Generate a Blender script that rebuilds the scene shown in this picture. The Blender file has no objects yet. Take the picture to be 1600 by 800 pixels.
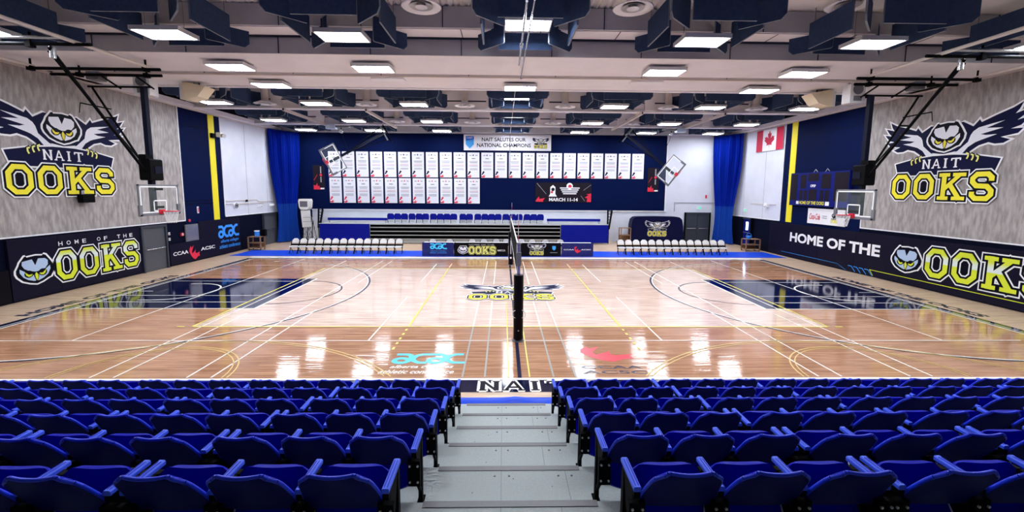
import bpy, bmesh, math, random
from mathutils import Vector, Matrix
from mathutils.geometry import tessellate_polygon
random.seed(7)
S = bpy.context.scene
C = S.collection

# ------------------------------------------------------------------ camera, world, exposure
cam = bpy.data.cameras.new('camera'); co = bpy.data.objects.new('camera', cam); C.objects.link(co)
S.camera = co
CX, CY, CZ, FPX, YAW, PIT, ROL = -0.3489, -8.567, 3.8671, 674.92, 0.0208, 0.1121, 0.0069
_f = Vector((math.sin(YAW)*math.cos(PIT), math.cos(YAW)*math.cos(PIT), -math.sin(PIT)))
_r = Vector((math.cos(YAW), -math.sin(YAW), 0)); _u = _r.cross(_f)
_c, _s = math.cos(ROL), math.sin(ROL)
R2, U2 = _r*_c+_u*_s, _u*_c-_r*_s
co.matrix_world = Matrix(((R2.x, U2.x, -_f.x, CX), (R2.y, U2.y, -_f.y, CY), (R2.z, U2.z, -_f.z, CZ), (0, 0, 0, 1)))
cam.sensor_width = 36; cam.lens = 36*FPX/1600; cam.shift_y = -28/1600
cam.clip_start = .05; cam.clip_end = 200
S.view_settings.view_transform = 'Standard'; S.view_settings.look = 'None'
S.view_settings.exposure = 0.0; S.view_settings.gamma = 1; S.view_settings.use_curve_mapping = False
world = bpy.data.worlds.new('world'); S.world = world; world.use_nodes = True
world.node_tree.nodes['Background'].inputs[0].default_value = (.8, .85, 1, 1)
world.node_tree.nodes['Background'].inputs[1].default_value = .01
LAMP = 60.0          # strength of every ceiling light's diffuser

# ------------------------------------------------------------------ materials
def srgb(r, g, b):
    f = lambda c: (c/255/12.92) if c/255 <= .04045 else ((c/255+.055)/1.055)**2.4
    return (f(r), f(g), f(b), 1)
def mat(name, col, rough=.6, metal=0, emit=0, spec=.5, alpha=1, noise=None, bump=0, bscale=40, trans=0, coat=0):
    m = bpy.data.materials.new(name); m.use_nodes = True
    nt = m.node_tree; b = nt.nodes['Principled BSDF']
    c = srgb(*col)
    b.inputs['Base Color'].default_value = c
    b.inputs['Roughness'].default_value = rough; b.inputs['Metallic'].default_value = metal
    b.inputs['Specular IOR Level'].default_value = spec
    b.inputs['Coat Weight'].default_value = coat
    b.inputs['Transmission Weight'].default_value = trans
    b.inputs['Alpha'].default_value = alpha
    if emit:
        b.inputs['Emission Color'].default_value = c; b.inputs['Emission Strength'].default_value = emit
    if noise or bump:
        tc = nt.nodes.new('ShaderNodeTexCoord')
        mp = nt.nodes.new('ShaderNodeMapping'); nt.links.new(tc.outputs['Object'], mp.inputs[0])
        n = nt.nodes.new('ShaderNodeTexNoise'); n.inputs['Detail'].default_value = 5
        nt.links.new(mp.outputs[0], n.inputs['Vector'])
        if noise:
            sc, amt = noise[0], noise[1]
            mp.inputs['Scale'].default_value = noise[2] if len(noise) > 2 else (1, 1, 1)
            n.inputs['Scale'].default_value = sc
            mx = nt.nodes.new('ShaderNodeMix'); mx.data_type = 'RGBA'
            mx.inputs[6].default_value = tuple(min(1, x*(1+amt)) for x in c[:3])+(1,)
            mx.inputs[7].default_value = tuple(x*(1-amt) for x in c[:3])+(1,)
            rp = nt.nodes.new('ShaderNodeValToRGB'); rp.color_ramp.elements[0].position = .35; rp.color_ramp.elements[1].position = .65
            nt.links.new(n.outputs[0], rp.inputs[0]); nt.links.new(rp.outputs[0], mx.inputs[0]); nt.links.new(mx.outputs[2], b.inputs['Base Color'])
        if bump:
            n2 = nt.nodes.new('ShaderNodeTexNoise'); n2.inputs['Scale'].default_value = bscale
            nt.links.new(tc.outputs['Object'], n2.inputs['Vector'])
            bp_ = nt.nodes.new('ShaderNodeBump'); bp_.inputs['Strength'].default_value = bump; bp_.inputs['Distance'].default_value = .01
            nt.links.new(n2.outputs[0], bp_.inputs['Height']); nt.links.new(bp_.outputs[0], b.inputs['Normal'])
    return m
def wood(name, c1, c2, rough, plank=(1.9, .057), spec=.5, coat=0):
    m = bpy.data.materials.new(name); m.use_nodes = True
    nt = m.node_tree; b = nt.nodes['Principled BSDF']; L = nt.links.new
    g = nt.nodes.new('ShaderNodeNewGeometry')
    br = nt.nodes.new('ShaderNodeTexBrick'); br.offset = .37
    br.inputs['Color1'].default_value = srgb(*c1); br.inputs['Color2'].default_value = srgb(*c2)
    br.inputs['Mortar'].default_value = tuple(x*.75 for x in srgb(*c2)[:3])+(1,)
    br.inputs['Scale'].default_value = 1; br.inputs['Mortar Size'].default_value = .0015
    br.inputs['Brick Width'].default_value = plank[0]; br.inputs['Row Height'].default_value = plank[1]
    L(g.outputs['Position'], br.inputs['Vector'])
    mp = nt.nodes.new('ShaderNodeMapping'); mp.inputs['Scale'].default_value = (.5, 8.5, 1); L(g.outputs['Position'], mp.inputs[0])
    n = nt.nodes.new('ShaderNodeTexNoise'); n.inputs['Scale'].default_value = 1.6; n.inputs['Detail'].default_value = 6; n.inputs['Roughness'].default_value = .65
    L(mp.outputs[0], n.inputs['Vector'])
    rp = nt.nodes.new('ShaderNodeValToRGB'); e = rp.color_ramp.elements
    e[0].position = .38; e[0].color = (.62, .55, .5, 1); e[1].position = .6; e[1].color = (1.15, 1.12, 1.1, 1)
    L(n.outputs[0], rp.inputs[0])
    mx = nt.nodes.new('ShaderNodeMix'); mx.data_type = 'RGBA'; mx.blend_type = 'MULTIPLY'; mx.inputs[0].default_value = .85
    L(br.outputs[0], mx.inputs[6]); L(rp.outputs[0], mx.inputs[7]); L(mx.outputs[2], b.inputs['Base Color'])
    b.inputs['Roughness'].default_value = rough; b.inputs['Specular IOR Level'].default_value = spec
    b.inputs['Coat Weight'].default_value = coat; b.inputs['Coat Roughness'].default_value = .1
    bu = nt.nodes.new('ShaderNodeBump'); bu.inputs['Strength'].default_value = .8; bu.inputs['Distance'].default_value = .003
    n3 = nt.nodes.new('ShaderNodeTexNoise'); n3.inputs['Scale'].default_value = 3.0; mp3 = nt.nodes.new('ShaderNodeMapping'); mp3.inputs['Scale'].default_value = (.12, 5.0, 1); L(g.outputs['Position'], mp3.inputs[0]); L(mp3.outputs[0], n3.inputs['Vector'])
    L(n3.outputs[0], bu.inputs['Height']); L(bu.outputs[0], b.inputs['Normal'])
    return m
M = {}
M['maple'] = wood('maple boards', (216, 192, 166), (202, 176, 148), .3)
M['stain'] = wood('brown stained boards', (192, 148, 116), (168, 125, 95), .08)
M['light'] = wood('natural court boards', (228, 208, 194), (218, 194, 178), .07)
M['navyfloor'] = mat('navy court paint', (6, 14, 50), .07)
M['line_w'] = mat('white line paint', (240, 236, 226), .3)
M['line_y'] = mat('yellow line paint', (226, 214, 96), .3)
M['line_g'] = mat('grey line paint', (160, 160, 150), .3)
M['line_yt'] = mat('worn yellow line paint', (220, 190, 110), .3)
M['line_t'] = mat('tan line paint', (225, 190, 140), .3)
M['line_n'] = mat('navy line paint', (30, 32, 62), .25)
M['cladding'] = mat('grey streaked wall panel', (160, 154, 151), .75, noise=(2.6, .24, (3.5, 3.5, .9)), bump=.15, bscale=6, spec=0.2)
M['navywall'] = mat('navy wall paint', (2, 16, 58), .7, bump=.3, bscale=14, spec=0.06)
M['darkwall'] = mat('dark navy lower wall paint', (6, 10, 32), .6, spec=0.06)
M['yellowwall'] = mat('yellow wall stripe', (238, 222, 30), .55)
M['whitewall'] = mat('white wall panel', (212, 215, 225), .65, noise=(1.0, .04))
M['trimwhite'] = mat('white trim', (232, 232, 236), .5)
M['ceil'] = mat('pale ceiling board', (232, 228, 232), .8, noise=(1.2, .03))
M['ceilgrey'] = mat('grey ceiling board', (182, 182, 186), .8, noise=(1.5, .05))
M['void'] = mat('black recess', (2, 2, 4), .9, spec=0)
M['dark'] = mat('dark gap', (40, 44, 60), .7, spec=0.05)
M['deck'] = mat('corrugated roof deck', (225, 222, 220), .7)
M['baffle'] = mat('navy acoustic felt', (52, 68, 98), .9, noise=(9, .1), spec=0.1)
M['baffle_edge'] = mat('grey felt edge', (120, 128, 140), .8)
M['housing'] = mat('white light housing', (215, 215, 215), .5)
M['lamp'] = mat('lit diffuser', (238, 244, 255), .5, emit=LAMP)
M['black'] = mat('black metal', (4, 4, 6), .7, spec=.08)
M['navymetal'] = mat('navy coated metal', (4, 8, 30), .5, spec=.12)
M['chrome'] = mat('bright metal', (200, 202, 206), .25, metal=.9)
M['grey'] = mat('grey metal', (120, 122, 126), .45, metal=.3)
M['whitepipe'] = mat('pale painted pipe', (212, 202, 194), .5)
M['glass'] = mat('clear backboard glass', (225, 240, 235), .05, alpha=.035)
M['rim'] = mat('red rim', (200, 20, 45), .4)
M['white'] = mat('white', (238, 238, 240), .5)
M['whiteplastic'] = mat('white plastic', (232, 230, 226), .45)
M['pad'] = mat('dark navy vinyl pad', (14, 12, 34), .45, bump=.1, bscale=20, spec=0.12)
M['padblack'] = mat('black vinyl pad', (6, 5, 12), .4, spec=0.12)
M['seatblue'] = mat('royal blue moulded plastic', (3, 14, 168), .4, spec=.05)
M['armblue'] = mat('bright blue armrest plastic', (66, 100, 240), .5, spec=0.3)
M['seatrear_shade'] = mat('shaded blue backrest rear', (2, 4, 88), .5, spec=.06)  # darker copy of seatblue: shade on the backrest rears put into the colour
M['lip'] = mat('highlit blue lip', (26, 56, 226), .35, spec=.4)  # brighter than seatblue: light caught on the rounded edge, put into the colour
M['bolt'] = mat('steel bolt', (225, 225, 225), .3, metal=.6)
M['tread'] = mat('light grey speckled tread', (160, 168, 166), .55, noise=(60, .07), bump=.05, bscale=90, spec=0.3)
M['nosing'] = mat('dull metal nosing', (112, 112, 114), .5, metal=.4)
M['speck'] = mat('dark screw head', (70, 74, 74), .5)
M['seam'] = mat('tread seam', (120, 126, 128), .6)
M['mat_blue'] = mat('bright blue vinyl floor cover', (22, 74, 214), .35, spec=0.25)
M['curtain'] = mat('royal blue curtain', (4, 36, 152), .7, spec=0.08)
M['curtain_low'] = mat('lighter blue curtain hem', (24, 70, 170), .75, spec=0.08)
M['bleachblue'] = mat('royal blue bleacher panel', (6, 18, 130), .5, spec=0.12)
M['bleachgrey'] = mat('grey bleacher board', (150, 152, 150), .6)
M['bleachtop'] = mat('pale grey bleacher deck', (178, 182, 184), .6)
M['logonavy'] = mat('logo navy', (12, 14, 52), .5, spec=0.08)
M['logoblack'] = mat('logo dark', (6, 6, 22), .5, spec=0.08)
M['logogrey'] = mat('logo pale grey', (232, 233, 240), .5)
M['logomid'] = mat('logo grey', (176, 178, 190), .5)
M['logoyel'] = mat('logo yellow', (238, 226, 34), .5)
M['logopale'] = mat('logo pale yellow', (236, 232, 130), .5)
M['logoblue'] = mat('logo ice blue', (176, 198, 226), .5)
M['lime'] = mat('logo lime yellow', (214, 226, 40), .5)
M['cyan'] = mat('conference logo blue', (52, 150, 240), .5)
M['cyanfloor'] = mat('conference floor logo blue', (70, 200, 250), .3)
M['red'] = mat('red print', (214, 28, 62), .5)
M['redfloor'] = mat('red floor print', (226, 40, 62), .3)
M['flagred'] = mat('flag red', (190, 16, 60), .7)
M['textgrey'] = mat('grey print', (150, 152, 162), .6)
M['textpink'] = mat('pink print', (206, 170, 180), .6)
M['sheet'] = mat('white banner sheet', (226, 226, 232), .6)
M['shield'] = mat('shield blue', (20, 90, 200), .5)
M['shield2'] = mat('shield light blue', (60, 160, 230), .5)
M['doorgrey'] = mat('charcoal door', (74, 76, 82), .5)
M['doordark'] = mat('dark door', (44, 50, 62), .5)
M['sbblue'] = mat('scoreboard blue', (8, 20, 104), .45, spec=0.15)
M['sbblack'] = mat('scoreboard dark display', (30, 24, 34), .4, spec=0.1)
M['cream'] = mat('cream loudspeaker shell', (226, 212, 180), .5)
M['grille'] = mat('speaker grille', (104, 104, 110), .7)
M['woodcart'] = mat('brown plywood', (150, 112, 80), .6, noise=(8, .15))
M['cooler'] = mat('blue cooler', (40, 130, 220), .4)
M['ibeam'] = mat('galvanised duct', (190, 205, 225), .35, metal=.5)
M['green'] = mat('green exit pictogram', (40, 190, 150), .4, emit=1.0)
M['daylight'] = mat('lit door window', (190, 220, 255), .5, emit=9.0)
M['mesh'] = mat('white net cord', (225, 225, 225), .8)
M['netblack'] = mat('black net cord', (24, 24, 28), .8)
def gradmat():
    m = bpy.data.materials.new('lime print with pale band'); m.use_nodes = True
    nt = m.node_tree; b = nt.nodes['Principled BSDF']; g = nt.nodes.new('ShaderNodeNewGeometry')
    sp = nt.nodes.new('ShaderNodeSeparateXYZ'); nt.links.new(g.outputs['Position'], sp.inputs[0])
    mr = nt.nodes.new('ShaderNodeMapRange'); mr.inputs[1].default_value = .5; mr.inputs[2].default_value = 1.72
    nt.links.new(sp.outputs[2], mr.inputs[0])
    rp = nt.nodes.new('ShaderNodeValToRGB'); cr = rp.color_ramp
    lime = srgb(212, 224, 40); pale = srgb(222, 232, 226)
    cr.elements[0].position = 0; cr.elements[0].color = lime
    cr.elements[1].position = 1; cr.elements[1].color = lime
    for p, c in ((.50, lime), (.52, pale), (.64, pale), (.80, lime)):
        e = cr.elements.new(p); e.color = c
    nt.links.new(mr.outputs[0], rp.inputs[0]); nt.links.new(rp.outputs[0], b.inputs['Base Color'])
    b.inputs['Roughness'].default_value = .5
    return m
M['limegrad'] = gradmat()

# ------------------------------------------------------------------ mesh helpers
class MB:
    def __init__(s): s.v = []; s.f = []; s.m = []; s.mats = []; s.sm = []
    def mi(s, m):
        if m not in s.mats: s.mats.append(m)
        return s.mats.index(m)
    def add(s, vs, fs, m, smooth=False):
        o = len(s.v); s.v += [tuple(v) for v in vs]; i = s.mi(m)
        for f in fs: s.f.append(tuple(o+k for k in f)); s.m.append(i); s.sm.append(smooth)
        return s
    def box(s, x0, x1, y0, y1, z0, z1, m, ch=0):
        if ch: return s.prism([(x0+ch, z0), (x1-ch, z0), (x1, z0+ch), (x1, z1-ch), (x1-ch, z1), (x0+ch, z1), (x0, z1-ch), (x0, z0+ch)], 'y', y0, y1, m)
        vs = [(x, y, z) for x in (x0, x1) for y in (y0, y1) for z in (z0, z1)]
        return s.add(vs, [(0, 1, 3, 2), (4, 6, 7, 5), (0, 4, 5, 1), (2, 3, 7, 6), (0, 2, 6, 4), (1, 5, 7, 3)], m)
    def prism(s, poly, axis, a, b, m):
        n = len(poly)
        def P(p, t):
            return {'x': (t, p[0], p[1]), 'y': (p[0], t, p[1]), 'z': (p[0], p[1], t)}[axis]
        vs = [P(p, a) for p in poly]+[P(p, b) for p in poly]
        fs = [(i, (i+1) % n, n+(i+1) % n, n+i) for i in range(n)]
        tr = tessellate_polygon([[Vector((p[0], p[1], 0)) for p in poly]])
        fs += [tuple(t) for t in tr]+[tuple(n+k for k in t) for t in tr]
        return s.add(vs, fs, m)
    def tube(s, p0, p1, r, m, n=8, r1=None, smooth=True, cap=True):
        p0, p1 = Vector(p0), Vector(p1); d = (p1-p0).normalized()
        a = d.orthogonal().normalized(); b = d.cross(a); r1 = r if r1 is None else r1
        vs = [p0+(a*math.cos(2*math.pi*i/n)+b*math.sin(2*math.pi*i/n))*r for i in range(n)]
        vs += [p1+(a*math.cos(2*math.pi*i/n)+b*math.sin(2*math.pi*i/n))*r1 for i in range(n)]
        fs = [(i, (i+1) % n, n+(i+1) % n, n+i) for i in range(n)]
        s.add(vs, fs, m, smooth)
        if cap: s.add(vs, [tuple(range(n)), tuple(range(n, 2*n))], m)
        return s
    def bar(s, p0, p1, w, h, m, up=(0, 0, 1)):
        p0, p1 = Vector(p0), Vector(p1); d = (p1-p0).normalized(); up = Vector(up)
        a = d.cross(up)
        if a.length < 1e-4: a = d.cross(Vector((1, 0, 0)))
        a.normalize(); b = a.cross(d)
        q = [(-1, -1), (1, -1), (1, 1), (-1, 1)]
        vs = [p+a*w/2*i+b*h/2*j for p in (p0, p1) for i, j in q]
        return s.add(vs, [(0, 1, 2, 3), (4, 5, 6, 7), (0, 1, 5, 4), (1, 2, 6, 5), (2, 3, 7, 6), (3, 0, 4, 7)], m)
    def ring(s, c, r, t, m, n=24, axis='z', k=6):
        vs = []; fs = []
        for i in range(n):
            a = 2*math.pi*i/n
            for j in range(k):
                b = 2*math.pi*j/k; rr = r+t*math.cos(b); h = t*math.sin(b)
                p = (rr*math.cos(a), rr*math.sin(a), h)
                if axis == 'x': p = (h, p[0], p[1])
                if axis == 'y': p = (p[0], h, p[1])
                vs.append((c[0]+p[0], c[1]+p[1], c[2]+p[2]))
        for i in range(n):
            for j in range(k):
                fs.append((i*k+j, ((i+1) % n)*k+j, ((i+1) % n)*k+(j+1) % k, i*k+(j+1) % k))
        return s.add(vs, fs, m, True)
    def lathe(s, prof, c, m, n=24):
        vs = [(c[0]+r*math.cos(2*math.pi*i/n), c[1]+r*math.sin(2*math.pi*i/n), c[2]+z) for r, z in prof for i in range(n)]
        fs = [(k*n+i, k*n+(i+1) % n, (k+1)*n+(i+1) % n, (k+1)*n+i) for k in range(len(prof)-1) for i in range(n)]
        return s.add(vs, fs, m, True)
    def shell(s, fn, nu, nv, th, m, rear=None):
        P = [[Vector(fn(i/nu*2-1, j/nv)) for i in range(nu+1)] for j in range(nv+1)]
        vs = []; N = (nu+1)*(nv+1)
        nr = []
        for j in range(nv+1):
            for i in range(nu+1):
                du = P[j][min(i+1, nu)]-P[j][max(i-1, 0)]; dv = P[min(j+1, nv)][i]-P[max(j-1, 0)][i]
                n = du.cross(dv); n = n.normalized() if n.length > 1e-9 else Vector((0, -1, 0)); nr.append(n)
        flat = [P[j][i] for j in range(nv+1) for i in range(nu+1)]
        vs = [p+n*th/2 for p, n in zip(flat, nr)]+[p-n*th/2 for p, n in zip(flat, nr)]
        w = nu+1; fs = []; fr = []
        for j in range(nv):
            for i in range(nu):
                a = j*w+i
                fr.append((a, a+1, a+w+1, a+w)); fs.append((N+a, N+a+w, N+a+w+1, N+a+1))
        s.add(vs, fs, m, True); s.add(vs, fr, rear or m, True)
        e = [(i, i+1) for i in range(nu)]+[(nv*w+i+1, nv*w+i) for i in range(nu)]
        e += [((j+1)*w, j*w) for j in range(nv)]+[(j*w+nu, (j+1)*w+nu) for j in range(nv)]
        return s.add(vs, [(a, b, N+b, N+a) for a, b in e], m)
    def build(s, name, parent=None, loc=None):
        me = bpy.data.meshes.new(name); me.from_pydata(s.v, [], s.f)
        for m in s.mats: me.materials.append(M[m])
        me.polygons.foreach_set('material_index', s.m)
        me.polygons.foreach_set('use_smooth', s.sm)
        bm = bmesh.new(); bm.from_mesh(me); bmesh.ops.recalc_face_normals(bm, faces=bm.faces); bm.to_mesh(me); bm.free()
        me.update()
        o = bpy.data.objects.new(name, me); C.objects.link(o)
        if parent: o.parent = parent
        if loc: o.location = loc
        return o
def tag(o, label=None, cat=None, group=None, kind=None):
    if label: o['label'] = label
    if cat: o['category'] = cat
    if group: o['group'] = group
    if kind: o['kind'] = kind
    return o
def empty(name, loc, label, cat, group=None, rz=0):
    o = bpy.data.objects.new(name, None); C.objects.link(o); o.location = loc; o.rotation_euler = (0, 0, rz)
    o.empty_display_size = .1
    return tag(o, label, cat, group)
def dup(root, loc, rz=0, label=None, group=None):
    r = root.copy(); C.objects.link(r); r.location = loc; r.rotation_euler = (0, 0, rz)
    if label: r['label'] = label
    if group: r['group'] = group
    for ch in list(root.children):
        c = ch.copy(); C.objects.link(c); c.parent = r
        for g in list(ch.children):
            d = g.copy(); C.objects.link(d); d.parent = c
    return r
ORD = ['first', 'second', 'third', 'fourth', 'fifth', 'sixth', 'seventh', 'eighth', 'ninth', 'tenth', 'eleventh', 'twelfth', 'thirteenth',
       'fourteenth', 'fifteenth', 'sixteenth', 'seventeenth', 'eighteenth', 'nineteenth', 'twentieth', 'twenty-first', 'twenty-second', 'twenty-third']

# flat print: polygons, strokes and text on a plane
_tc = {}
def text_geo(t, off=0.0, shear=0.0):
    key = (t, off, shear)
    if key not in _tc:
        cu = bpy.data.curves.new('text', 'FONT'); cu.body = t; cu.size = 1; cu.offset = off; cu.shear = shear; cu.resolution_u = 3
        o = bpy.data.objects.new('text', cu); C.objects.link(o)
        dg = bpy.context.evaluated_depsgraph_get(); me = bpy.data.meshes.new_from_object(o.evaluated_get(dg))
        vs = [(v.co.x, v.co.y) for v in me.vertices]; fs = [tuple(p.vertices) for p in me.polygons]
        bpy.data.objects.remove(o); bpy.data.curves.remove(cu); bpy.data.meshes.remove(me)
        xs = [v[0] for v in vs]; ys = [v[1] for v in vs]
        _tc[key] = (vs, fs, min(xs), max(xs), min(ys), max(ys))
    return _tc[key]
class Print:
    """2D drawing on a plane: o origin, u right, v up; layers step outwards along n"""
    def __init__(s, o, u, v, step=.003, mb=None):
        s.o, s.u, s.v = Vector(o), Vector(u).normalized(), Vector(v).normalized(); s.n = s.u.cross(s.v); s.step = step; s.mb = mb or MB()
    def P(s, p, l): return s.o+s.u*p[0]+s.v*p[1]+s.n*s.step*l
    def poly(s, pts, m, l=1):
        tr = tessellate_polygon([[Vector((p[0], p[1], 0)) for p in pts]])
        s.mb.add([s.P(p, l) for p in pts], [tuple(t) for t in tr], m); return s
    def rect(s, a, b, c, d, m, l=1): return s.poly([(a, c), (b, c), (b, d), (a, d)], m, l)
    def stroke(s, pts, w, m, l=1, closed=False, cap=0):
        pts = [Vector((p[0], p[1])) for p in pts]; n = len(pts)
        if not closed and cap:
            pts[0] = pts[0]-(pts[1]-pts[0]).normalized()*cap; pts[-1] = pts[-1]+(pts[-1]-pts[-2]).normalized()*cap
        Lp = []; Rp = []
        for i in range(n):
            a = pts[i-1] if (i or closed) else None; b = pts[(i+1) % n] if (i < n-1 or closed) else None
            d0 = (pts[i]-a).normalized() if a is not None else None
            d1 = (b-pts[i]).normalized() if b is not None else None
            if d0 is None: d0 = d1
            if d1 is None: d1 = d0
            n0 = Vector((-d0.y, d0.x)); n1 = Vector((-d1.y, d1.x)); mm = (n0+n1)
            mm = mm.normalized() if mm.length > 1e-6 else n0
            k = w/2/max(.45, mm.dot(n0))
            Lp.append(pts[i]+mm*k); Rp.append(pts[i]-mm*k)
        rng = range(n if closed else n-1)
        vs = [s.P(p, l) for p in Lp]+[s.P(p, l) for p in Rp]
        s.mb.add(vs, [(i, (i+1) % n, n+(i+1) % n, n+i) for i in rng], m); return s
    def arc(s, c, r, a0, a1, w, m, l=1, n=40, ry=None):
        ry = r if ry is None else ry
        pts = [(c[0]+r*math.cos(math.radians(a0+(a1-a0)*i/n)), c[1]+ry*math.sin(math.radians(a0+(a1-a0)*i/n))) for i in range(n+1)]
        return s.stroke(pts, w, m, l)
    def disc(s, c, r, m, l=1, n=20, ry=None):
        ry = r if ry is None else ry
        return s.poly([(c[0]+r*math.cos(2*math.pi*i/n), c[1]+ry*math.sin(2*math.pi*i/n)) for i in range(n)], m, l)
    def text(s, t, a, b, c, d, m, l=1, off=.01, shear=0):
        vs, fs, x0, x1, y0, y1 = text_geo(t, off, shear)
        kx, ky = (b-a)/(x1-x0), (d-c)/(y1-y0)
        s.mb.add([s.P((a+(x-x0)*kx, c+(y-y0)*ky), l) for x, y in vs], fs, m); return s

# ---- the club emblem and its lettering (unit: metres on the big wall mural)
HEADOUT = [(-.66, .04), (-.56, .21), (-.52, .31), (-.34, .53), (-.27, .53), (-.26, .49), (.05, .52), (.28, .49), (.32, .54), (.42, .5), (.58, .26), (.7, .04), (.68, -.13), (.54, -.36), (.46, -.38), (.23, -.49), (.02, -.55), (-.22, -.49), (-.46, -.38), (-.62, -.21), (-.67, -.09)]
FORE = [(-.44, .35), (-.31, .37), (-.09, .4), (.01, .15), (.13, .4), (.38, .38), (.48, .29), (.47, .12), (.36, -.01), (.12, -.08), (-.01, -.09), (-.23, -.03), (-.39, .08), (-.46, .22)]
FACEL = [(-.55, .08), (-.38, -.04), (-.34, -.13), (-.24, -.23), (-.1, -.21), (-.03, -.22), (0, -.44), (-.08, -.45), (-.29, -.37), (-.45, -.25), (-.56, -.06)]
EYEL = [(-.36, -.05), (-.29, -.11), (-.24, -.16), (-.11, -.15), (-.16, -.22), (-.25, -.24), (-.33, -.17)]
BEAK = [(.01, -.1), (.07, -.2), (.06, -.31), (.02, -.42), (-.03, -.3), (-.04, -.18)]
mir = lambda p: [(-x, y) for x, y in p]
def owl_head(P, cx, cy, k, light='logoblue', dark='logoblack', yel='lime', l=1, out='white'):
    T = lambda pts, e=0: [(cx+x*k*(1+e), cy+y*k*(1+e)) for x, y in pts]
    P.poly(T(HEADOUT, .05), out, l); P.poly(T(HEADOUT, -.05), dark, l+1)
    P.poly(T(FORE, -.06), light, l+2); P.poly(T(FACEL, -.07), light, l+2); P.poly(T(mir(FACEL), -.07), light, l+2)
    for sx in (-1, 1):
        e = EYEL if sx < 0 else mir(EYEL)
        P.disc((cx+sx*.235*k, cy-.14*k), .15*k, dark, l+3, ry=.13*k)
        P.poly(T(e), yel, l+4)
    P.poly(T([(-.07, -.1), (.08, -.1), (.1, -.25), (.02, -.5), (-.07, -.25)]), dark, l+3)
    P.poly(T(BEAK), yel, l+5)
def wing(sx):
    navy = [(.45, .35), (.53, 1.0), (.62, 1.04), (.96, .84), (1.15, 1.06), (1.22, .95), (1.65, 1.12), (2.15, 1.29), (2.42, 1.44), (2.33, 1.22), (2.22, 1.08), (2.62, 1.2), (2.45, .98), (2.3, .86), (2.66, .94), (2.42, .68), (2.14, .6), (2.5, .58), (2.36, .43), (1.87, .36), (2.16, .25), (1.97, .15), (1.71, .15), (1.51, .22), (1.21, .14), (1.0, 0), (.85, -.12), (.1, -.14), (.1, .0)]
    wht = [(.2, -.11), (.68, -.11), (.86, .12), (1.08, .26), (1.22, .31), (1.75, .47), (1.4, .48), (1.24, .53), (1.92, .67), (1.53, .71), (1.4, .72), (1.95, .91), (1.5, .84), (1.14, .77), (.98, .66), (.83, .42), (.62, .17)]
    return [(sx*x, y) for x, y in navy], [(sx*x, y) for x, y in wht]
def ooks(P, x0, x1, z0, z1, yel, dark, out, l=1, W=1.0):
    kx = (x1-x0)/3.9; kz = (z1-z0)/1.08; k = (kx+kz)/2
    T = lambda pts: [(x0+(x+2.05)*kx, z0+(y+1.86)*kz) for x, y in pts]
    def oct_(c): return [(c-.32, -1.54), (c-.32, -1.1), (c-.15, -.89), (c+.15, -.89), (c+.32, -1.1), (c+.32, -1.54), (c+.14, -1.73), (c-.14, -1.73)]
    strokes = []
    for c in (-1.62, -.66): strokes.append((oct_(c), .165, True))
    strokes += [([(.12, -.8), (.12, -1.82)], .175, False), ([(-.08, -.87), (.32, -.87)], .13, False), ([(-.08, -1.75), (.32, -1.75)], .13, False),
                ([(.14, -1.42), (.68, -.86)], .145, False), ([(.36, -1.26), (.72, -1.78)], .165, False), ([(.42, -.87), (.88, -.87)], .13, False), ([(.44, -1.75), (.9, -1.75)], .13, False)]
    strokes.append(([(1.70, -1.12), (1.70, -1.0), (1.58, -.88), (1.24, -.88), (1.11, -1.02), (1.11, -1.15), (1.24, -1.29), (1.58, -1.31), (1.72, -1.46), (1.72, -1.6), (1.6, -1.74), (1.24, -1.74), (1.12, -1.62), (1.12, -1.5)], .17, False))
    for m, e, cp, ll in ((out, .215*W, .10, 0), (dark, .13*W, .065, 1), (yel, 0, 0, 2)):
        for q, (pts, w, cl) in enumerate(strokes): P.stroke(T(pts), (w+e)*k, m, l+ll+.1*q, cl, cap=cp*k if e else 0)
    for c in (-1.62, -.66): P.poly(T([(c-.12, -1.6), (c+.12, -1.6), (c+.12, -1.04), (c-.12, -1.04)]), dark, l-.3)
def nait(P, x0, x1, y0, y1, m, l=1, w=1.0):
    kx = (x1-x0)/4.4; ky = y1-y0
    G = {'N': (0, [((.15, 0), (.15, 1)), ((.15, 1), (.8, 0)), ((.8, 0), (.8, 1))], [(.0, .34, 0), (.0, .2, 1), (.62, .96, 1)]),
         'A': (1.15, [((.1, 0), (.48, 1)), ((.48, 1), (.86, 0)), ((.26, .34), (.7, .34))], [(-.04, .26, 0), (.68, 1.0, 0)]),
         'I': (2.45, [((.2, 0), (.2, 1))], [(.0, .4, 0), (.0, .4, 1)]),
         'T': (3.25, [((.5, 0), (.5, 1)), ((.05, .93), (.95, .93)), ((.05, .72), (.05, .97)), ((.95, .72), (.95, .97))], [(.3, .7, 0)])}
    q = 0
    for ch, (o, st, sf) in G.items():
        for a, b in st:
            P.stroke([(x0+(o+a[0])*kx, y0+a[1]*ky), (x0+(o+b[0])*kx, y0+b[1]*ky)], (.2 if (a[0] == b[0] and ch != 'T') or a[0] == .5 else .13)*w*ky, m, l+.04*q); q += 1
        for a, b, y in sf:
            yy = y0+(.05 if y == 0 else .95)*ky
            P.stroke([(x0+(o+a)*kx, yy), (x0+(o+b)*kx, yy)], .1*w*ky, m, l+.04*q); q += 1
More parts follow.
